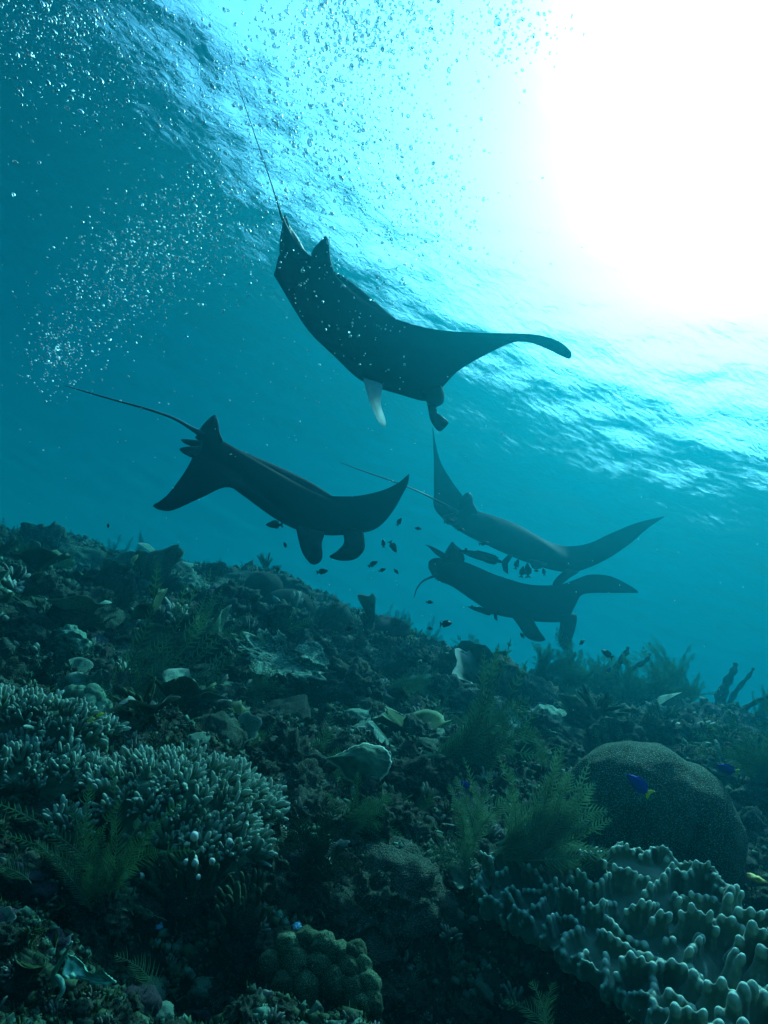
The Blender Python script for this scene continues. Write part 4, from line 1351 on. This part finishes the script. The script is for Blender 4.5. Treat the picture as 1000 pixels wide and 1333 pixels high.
# small fronds everywhere
def small_bushes(n, seed, hp, ymin, ymax, mats, label, group, count=(5, 11)):
    r = random.Random(seed)
    for px, py, c in spots_px(n, seed, ymin, ymax):
        if not free(px, py, .9): continue
        size = r.uniform(*hp) * (.5 + .16 * c.y)
        m = mats[r.randrange(len(mats))]
        hydroid('%s %s %s' % (sized(size / (.5 + .16 * c.y), *hp), label, where(px, py)), c - NRM * size * .1, size, r.randint(*count), (1.0 + r.gauss(0, .3), r.gauss(0, .2) - .1, .28), .3, m, 'small', False, group=group, n=18, plen=.2, w=.016, r=r)
small_bushes(70, 21, (.10, .24), 760, 1000, [m_hyd_dark, m_hyd], 'feathery hydroid', 'small hydroids on the upper slope')
small_bushes(46, 23, (.07, .17), 1000, 1390, [m_hyd_dark, m_hyd, m_hyd_pale], 'near feathery hydroid', 'small hydroids among the near corals', (3, 8))
small_bushes(60, 25, (.12, .24), 700, 900, [m_hyd_dark], 'dim hydroid bush', 'dim hydroids under the crest', (6, 12))

# blue and white bits
for i, (px, py, s) in enumerate([(386, 1208, 9), (204, 1207, 9), (264, 1308, 10), (130, 1240, 5), (600, 1328, 9), (540, 1322, 8)]):
    c = on_reef(px, py)
    o = link('blue_tunicate', lump_mesh('blue_tunicate', m_blue, 300 + i, 3, .3, 2, .6))
    tag(o, ['bright blue scrap above the dotted knob coral', 'light blue lump over the torn pale sheet', 'bright blue lump on the bottom edge left of centre', 'tiny blue lump left of the upright frond', 'blue patch at the bottom edge below the black hollow', 'blue patch at the bottom edge right of the dotted coral'][i], 'sea squirt', 'blue sea squirts')
    k = s / FPX * c.y
    place(o, c + NRM * k * .3, frame(NRM, i), (k, k * .7, k * .6))
m_yel = plain_mat('yellow_sponge', (.62, .42, .04), .6)
for i, (px, py, s) in enumerate([(940, 1148, 13), (982, 1150, 10)]):
    c = on_reef(px, py)
    o = link('yellow_sponge', lump_mesh('yellow_sponge', m_yel, 310 + i, 3, .35, 2, .6))
    tag(o, ['orange yellow sponge right of the leather coral top', 'smaller yellow sponge at the right edge'][i], 'sponge', 'yellow sponges')
    k = s / FPX * c.y
    place(o, c + NRM * k * .6, frame(NRM, i), (k * 1.3, k * .7, k * .7))

# ---- uncountable crumbs: rubble, polyps, turf, joined
def crumbs(name, n, seed, mat, size, kind, ymax=12):
    r = np.random.default_rng(seed)
    near = np.nonzero((GV[:, 1] > .9) & (GV[:, 1] < ymax) & (np.abs(GV[:, 0]) < .75 * GV[:, 1] + .3))[0]
    C = GV[r.choice(near, n)] + r.normal(size=(n, 3)) * np.array([.006, .006, .002])
    d = C[:, 1]
    s = r.uniform(size[0], size[1], n) * (.45 + .2 * d)
    if kind == 'stone':
        base = np.array([(1, 0, 0), (-1, 0, 0), (0, 1, 0), (0, -1, 0), (0, 0, 1), (0, 0, -1)], float)
        fc = np.array([(0, 2, 4), (2, 1, 4), (1, 3, 4), (3, 0, 4), (2, 0, 5), (1, 2, 5), (3, 1, 5), (0, 3, 5)])
    else:   # little blade: bent narrow leaf, three-sided
        base = np.array([(-.16, 0, 0), (.16, 0, 0), (0, .12, 0), (-.10, .1, .6), (.12, .1, .6), (0, .22, .6), (.05, .35, 1.1)], float)
        fc = np.array([(0, 1, 4), (0, 4, 3), (1, 2, 5), (1, 5, 4), (2, 0, 3), (2, 3, 5), (3, 4, 6), (4, 5, 6), (5, 3, 6)])
    q = r.normal(size=(n, 4)) if kind == 'stone' else np.concatenate([np.ones((n, 1)), r.normal(size=(n, 3)) * np.array([.25, .25, 1.5])], 1)
    q /= np.linalg.norm(q, axis=1, keepdims=True)
    w_, x, y, z = q.T
    M = np.stack([1 - 2 * (y * y + z * z), 2 * (x * y - z * w_), 2 * (x * z + y * w_), 2 * (x * y + z * w_), 1 - 2 * (x * x + z * z), 2 * (y * z - x * w_), 2 * (x * z - y * w_), 2 * (y * z + x * w_), 1 - 2 * (x * x + y * y)], 1).reshape(-1, 3, 3)
    B = base[None] * r.uniform(.5, 1.3, (n, len(base), 1)) * s[:, None, None]
    V = np.einsum('nij,nkj->nki', M, B) + C[:, None, :]
    F = fc[None] + (np.arange(n) * len(base))[:, None, None]
    o = link(name, np_mesh(name, V.reshape(-1, 3), F.reshape(-1, 3), mat, kind == 'stone'))
    place(o); tag(o, kind='stuff')
crumbs('coral_rubble', 20000, 1, m_rubble, (.006, .026), 'stone')
m_rub2 = reef_mat('dark_rubble', [(.30, (.02, .03, .025)), (.6, (.07, .08, .05))], 9, bscale=60, bdist=.006, per_object=False)
crumbs('dark_rubble', 7000, 2, m_rub2, (.01, .035), 'stone')
crumbs('turf_alga', 30000, 3, m_leaf, (.012, .035), 'blade')
crumbs('pale_turf', 16000, 4, m_tuft, (.010, .028), 'blade')
crumbs('coral_grit', 22000, 5, m_rubble, (.003, .012), 'stone', 2.6)
crumbs('dark_grit', 14000, 6, m_rub2, (.006, .018), 'stone', 2.4)
m_pt = reef_mat('pale_polyps', [(.4, (.14, .2, .16)), (.6, (.34, .42, .36))], 9, bscale=60, bdist=.003, per_object=False)
crumbs('polyp_turf', 9000, 7, m_pt, (.004, .012), 'blade', 3.2)
crumbs('near_turf', 14000, 8, m_leaf, (.008, .022), 'blade', 2.8)
# ------------------------------------------------------------------ fish
def fish_meshes(key, h, w, mats):
    """a fish of length 1 along x, nose at +.5"""
    prof = [(.50, .03), (.46, .22), (.38, .50), (.26, .80), (.10, 1.0), (-.06, .96), (-.22, .70), (-.34, .38), (-.40, .24)]
    V, F = [], []; seg = 12
    for x, q in prof:
        for k in range(seg):
            a = 2 * math.pi * k / seg
            V.append((x, math.cos(a) * w * .5 * (q ** .8), math.sin(a) * h * .5 * q))
    for i in range(len(prof) - 1):
        for k in range(seg):
            a = i * seg + k; b = i * seg + (k + 1) % seg
            F.append((a, b, b + seg, a + seg))
    F.append(tuple(range(seg))[::-1]); F.append(tuple(range(len(V) - seg, len(V))))
    body = mk('body', V, F, mats[0])
    def slab(name, pts, mat, t=.012):
        n = len(pts)
        v = [(x, t, z) for x, z in pts] + [(x, -t, z) for x, z in pts]
        f = [tuple(range(n))[::-1], tuple(range(n, 2 * n))] + [(i, (i + 1) % n, n + (i + 1) % n, n + i) for i in range(n)]
        return mk(name, v, f, mat, False)
    tail = slab('tail_fin', [(-.38, .10 * h * 2), (-.45, .16), (-.56, .20), (-.50, .0), (-.56, -.20), (-.45, -.16), (-.38, -.10 * h * 2)], mats[1])
    dorsal = slab('dorsal_fin', [(.20, .42 * h), (.14, .62 * h), (-.05, .66 * h), (-.22, .60 * h), (-.30, .42 * h), (-.28, .22 * h), (0, .44 * h)], mats[2])
    anal = slab('anal_fin', [(.02, -.44 * h), (-.10, -.62 * h), (-.24, -.58 * h), (-.30, -.36 * h), (-.26, -.22 * h)], mats[2])
    eye = lump_mesh('eye', m_eye, 1, 1, 0, 1, 1)
    return [('body', body, None), ('tail_fin', tail, None), ('dorsal_fin', dorsal, None), ('anal_fin', anal, None),
            ('eye', eye, (.36, w * .27, .06)), ('eye', eye, (.36, -w * .27, .06))]
m_eye = plain_mat('fish_eye', (.01, .01, .012), .2)
m_fd = plain_mat('dark_fish', (.018, .020, .022), .5)
m_fb = plain_mat('blue_fish', (.015, .045, .42), .7, .1)
m_fy = plain_mat('yellow_fish', (.85, .75, .03), .45)
m_remora = plain_mat('remora_skin', (.02, .024, .026), .9, .03)
KIT = {'dark': fish_meshes('dark', .40, .18, (m_fd, m_fd, m_fd)),
       'blue': fish_meshes('blue', .40, .18, (m_fb, m_fy, m_fb)),
       'yellow': fish_meshes('yellow', .42, .18, (m_fy, m_fy, m_fy)),
       'remora': fish_meshes('remora', .16, .13, (m_remora, m_remora, m_remora))}

def fish(kit, label, px, py, d, lpx, ang, group, yaw=0, cat='fish', name='fish'):
    """ang: direction of the nose in the picture, degrees anticlockwise from right"""
    root = empty(name, label, cat, group)
    L = lpx / FPX * d
    rot = Matrix.Rotation(-math.radians(ang), 3, 'Y') @ Matrix.Rotation(math.radians(yaw), 3, 'Z')
    flip = 90 < ang % 360 < 270
    if flip: rot = rot @ Matrix.Rotation(math.pi, 3, 'X')
    place(root, PT(px, py, d), rot, L)
    for nm, me, off in KIT[kit]:
        o = link(nm, me, root)
        if off: o.matrix_local = Matrix.Translation(off) @ Matrix.Diagonal((.035, .02, .035, 1))
    return root

D = 'small dark reef fishes in open water'
for px, py, d, l, a, lb in [
    (357, 683, 4.6, 22, 180, 'dark fish beneath the belly of the left manta'),
    (371, 709, 4.8, 9, 120, 'tiny dark fish left of the left manta cephalic fins'),
    (362, 741, 5.2, 8, 80, 'faint tiny fish lowest below the left manta'),
    (420, 744, 4.4, 15, 10, 'dark fish just under the cephalic fins of the left manta'),
    (520, 679, 5.0, 12, 60, 'slim fish under the right wing tip of the left manta'),
    (544, 688, 5.0, 9, 170, 'stubby fish between the left manta and the right pair'),
    (512, 712, 5.0, 17, -60, 'slim dark fish nose down between the mantas'),
    (499, 707, 5.0, 11, 95, 'upright slim fish beside the nose down one'),
    (486, 734, 5.0, 14, 30, 'fish right of the curled cephalic fin, higher of a close pair'),
    (498, 742, 5.0, 10, 20, 'fish right of the curled cephalic fin, lower of a close pair'),
    (516, 744, 5.0, 9, -50, 'tiny fish lowest in the group right of the left manta'),
    (585, 679, 6.6, 15, 0, 'fish under the tail root of the upper right manta'),
    (599, 689, 6.6, 14, -20, 'fish clinging below the dorsal fin of the upper right manta'),
    (630, 707, 6.6, 13, 10, 'fish close under the belly of the upper right manta'),
    (673, 734, 6.2, 14, 70, 'stubby fish, leftmost of the group between the right pair'),
    (680, 744, 6.2, 15, 80, 'dark fish hanging in the middle between the right pair'),
    (687, 742, 6.2, 20, 95, 'largest upright fish between the right pair'),
    (699, 743, 6.2, 7, 0, 'very small fish between the right pair'),
    (708, 744, 6.2, 10, 100, 'rightmost upright fish between the right pair'),
    (581, 812, 3.4, 19, 0, 'black fish over the crest below the lower right manta'),
    (560, 784, 5.5, 10, 0, 'faint fish left of the lower right manta'),
    (560, 818, 5.5, 9, 0, 'faint fish by the crest left of the black one'),
    (680, 827, 5.5, 11, 130, 'small fish by the cephalic fins of the lower manta'),
    (758, 836, 4.6, 11, 30, 'small fish right of the cephalic fins of the lower manta'),
    (790, 851, 4.4, 17, 145, 'slim fish low over the bushy crest at the right'),
    (455, 818, 4.2, 13, 20, 'dark fish before the round boulder on the crest'),
    (368, 884, 3.6, 20, 130, 'stout dark fish in front of the wide plate coral'),
    (415, 832, 4.8, 10, 10, 'little fish left of the dark round boulder'),
    (141, 684, 5.5, 7, 80, 'faint speck of a fish over the far left crest')]:
    fish('dark', lb, px, py, d, l, a, D, yaw=R.uniform(-35, 35))
B2 = 'blue and yellow damselfishes over the corals'
fish('blue', 'bright blue fish with yellow tail in front of the ball coral', 831, 1021, 2.3, 36, 140, B2, 15)
fish('blue', 'blue and yellow fish right of the ball coral, near the right edge', 946, 1001, 2.9, 26, 165, B2, 20)
fish('blue', 'small blue and yellow fish left of the big feather bush', 606, 1022, 2.4, 17, 150, B2, 10)
fish('blue', 'tiny blue fish near the wide plate coral', 310, 914, 3.4, 10, 160, B2, 10)
fish('blue', 'tiny blue fish on the crest beside the sponge arms', 793, 872, 4.6, 9, 60, B2, 10)
Y2 = 'small yellow fishes over the bright knobbly coral'
fish('yellow', 'higher of the two yellow fish over the bright knobbly coral', 131, 930, 2.15, 9, 20, Y2, 40)
fish('yellow', 'lower of the two yellow fish over the bright knobbly coral', 119, 937, 2.15, 10, 20, Y2, 30)
fish('yellow', 'yellow fish beneath the pair, right over the dark ball', 124, 949, 2.2, 12, 10, Y2, 10)
RG = 'remoras following the mantas'
fish('remora', 'long slender remora swimming above the back of the lower right manta', 629, 725, 6.6, 66, 165, RG, 5, 'fish', 'remora')
fish('remora', 'remora close under the belly of the lower right manta', 628, 795, 6.4, 40, 165, RG, 5, 'fish', 'remora')

# ------------------------------------------------------------------ bubbles
m_bub, nt, out = newmat('air_bubble')
g1 = nt.nodes.new('ShaderNodeBsdfGlossy'); g1.inputs['Roughness'].default_value = .38; g1.inputs[0].default_value = (.82, .98, 1, 1)
t1 = nt.nodes.new('ShaderNodeBsdfTransparent'); t1.inputs[0].default_value = (.93, .96, .97, 1)
lw = nt.nodes.new('ShaderNodeLayerWeight'); lw.inputs[0].default_value = .5
mm = nt.nodes.new('ShaderNodeMapRange'); mm.inputs[1].default_value = .15; mm.inputs[2].default_value = .75; mm.inputs[3].default_value = .2; mm.inputs[4].default_value = 1
nt.links.new(lw.outputs['Facing'], mm.inputs[0])
ms_ = nt.nodes.new('ShaderNodeMixShader')
nt.links.new(mm.outputs[0], ms_.inputs[0]); nt.links.new(t1.outputs[0], ms_.inputs[1]); nt.links.new(g1.outputs[0], ms_.inputs[2])
nt.links.new(ms_.outputs[0], out.inputs[0])

rb = random.Random(2024)
def bubble_mesh(i, sub=3):
    bm = bmesh.new(); bmesh.ops.create_icosphere(bm, subdivisions=sub, radius=1)
    q = random.Random(i)
    a, b = q.uniform(.7, 1.15), q.uniform(.35, .75)
    bend = q.uniform(-.3, .5)
    for v in bm.verts:
        x, y, z = v.co
        v.co = (x, y * a, z * b - bend * x * x * .6 + (0 if z > 0 else -z * b * .45))
    me = bpy.data.meshes.new('air_bubble'); bm.to_mesh(me); bm.free()
    me.materials.append(m_bub)
    me.polygons.foreach_set('use_smooth', [True] * len(me.polygons))
    return me
BUB = [bubble_mesh(i) for i in range(7)]

def blob(cx, cy_, sx, sy, rot=0):
    a, b = rb.gauss(0, 1), rb.gauss(0, 1)
    c, s = math.cos(rot), math.sin(rot)
    return cx + a * sx * c - b * sy * s, cy_ + a * sx * s + b * sy * c
# cloud: weight, sampler, size range px, depth range, zone
CLOUDS = [
    (.14, lambda: blob(120, 75, 90, 62, .2), (1.5, 4.8), (1.6, 3.2), 0),
    (.05, lambda: blob(60, 25, 60, 25), (1.6, 5.0), (1.6, 3.0), 0),
    (.34, lambda: blob(425, 165, 75, 100, -.5), (1.4, 4.2), (2.0, 3.6), 1),
    (.12, lambda: blob(470, 30, 60, 35), (2.0, 4.8), (2.0, 3.6), 1),
    (.15, lambda: blob(250, 300, 75, 42, -.5), (1.5, 3.6), (2.2, 3.6), 2),
    (.14, lambda: blob(150, 370, 62, 38, -.8), (1.2, 3.0), (2.2, 3.6), 2),
    (.05, lambda: blob(75, 460, 22, 26), (1.2, 3.2), (2.2, 3.4), 2),
    (.05, lambda: blob(545, 290, 45, 45), (1.5, 4.0), (2.2, 3.6), 1),
    (.03, lambda: blob(660, 40, 35, 30), (1.8, 4.0), (2.4, 3.6), 3),
    (.014, lambda: blob(450, 420, 70, 60, .6), (1.2, 2.8), (2.4, 3.6), 3),
    (.03, lambda: (rb.uniform(0, 800), rb.uniform(0, 600)), (1.0, 2.6), (2.4, 3.6), 3)]
ZL = ['air bubble in the loose cloud at the top left corner', 'air bubble in the dense cloud above the highest manta', 'air bubble in the fine stream rising from the left edge', 'stray air bubble drifting apart from the clouds']
ZG = ['bubbles of the top left cloud', 'bubbles of the cloud above the manta', 'bubbles of the left stream', 'stray bubbles']
allb = []
NB = 6400
tw = sum(c[0] for c in CLOUDS)
for w_, fn, sz, dr, zone in CLOUDS:
    for _ in range(int(NB * w_ / tw)):
        px, py = fn()
        if py < -60 or px < -60 or py > 640: continue
        s = sz[0] + (sz[1] - sz[0]) * rb.random() ** 4.0
        if rb.random() < .015: s *= 1.6
        allb.append((s, px, py, rb.uniform(*dr), zone))
allb.sort(reverse=True)
def bub_rot():
    # flattened across their way up, rocking as they rise
    return frame(UPC + Vector((rb.gauss(0, .45), rb.gauss(0, .45), rb.gauss(0, .3))), rb.uniform(0, 6.28))
for s, px, py, d, zone in allb[:290]:
    o = link('air_bubble', BUB[rb.randrange(7)])
    tag(o, ZL[zone], 'bubble', ZG[zone])
    place(o, PT(px, py, d), bub_rot(), s * .5 / FPX * d * 1.55)
# the rest as one
small = [bubble_mesh(20 + i, 1) for i in range(6)]
SVt = [np.array([v.co[:] for v in m.vertices]) for m in small]
SFt = [np.array([p.vertices[:] for p in m.polygons]) for m in small]
VV, FF, n0 = [], [], 0
for s, px, py, d, zone in allb[290:]:
    k = rb.randrange(6)
    M = np.array(bub_rot()) * (s * .5 / FPX * d * 1.5)
    v = SVt[k] @ M.T + np.array(PT(px, py, d))
    VV.append(v); FF.append(SFt[k] + n0); n0 += len(v)
o = link('fine_bubbles', np_mesh('fine_bubbles', np.concatenate(VV), np.concatenate(FF), m_bub))
place(o); tag(o, kind='stuff')
for m in small: bpy.data.meshes.remove(m)

# drifting motes of plankton
m_mote = plain_mat('plankton', (.6, .65, .6), .8)
VV, FF, n0 = [], [], 0
tet = np.array([(1, 0, 0), (-.6, .8, 0), (-.5, -.7, .3), (0, 0, 1), (0, .1, -.9)]); tf = np.array([(0, 1, 3), (1, 2, 3), (2, 0, 3), (1, 0, 4), (2, 1, 4), (0, 2, 4)])
for _ in range(420):
    d = rb.uniform(.8, 4); px, py = rb.uniform(-50, 1050), rb.uniform(-20, 1350)
    h = hit(px, py)
    if h is not None and h < d + .1: d = h * rb.uniform(.5, .95)
    v = tet * (rb.uniform(.4, .95) / FPX * d) + np.array(PT(px, py, d))
    VV.append(v); FF.append(tf + n0); n0 += 5
o = link('plankton', np_mesh('plankton', np.concatenate(VV), np.concatenate(FF), m_mote, False))
place(o); tag(o, kind='stuff')
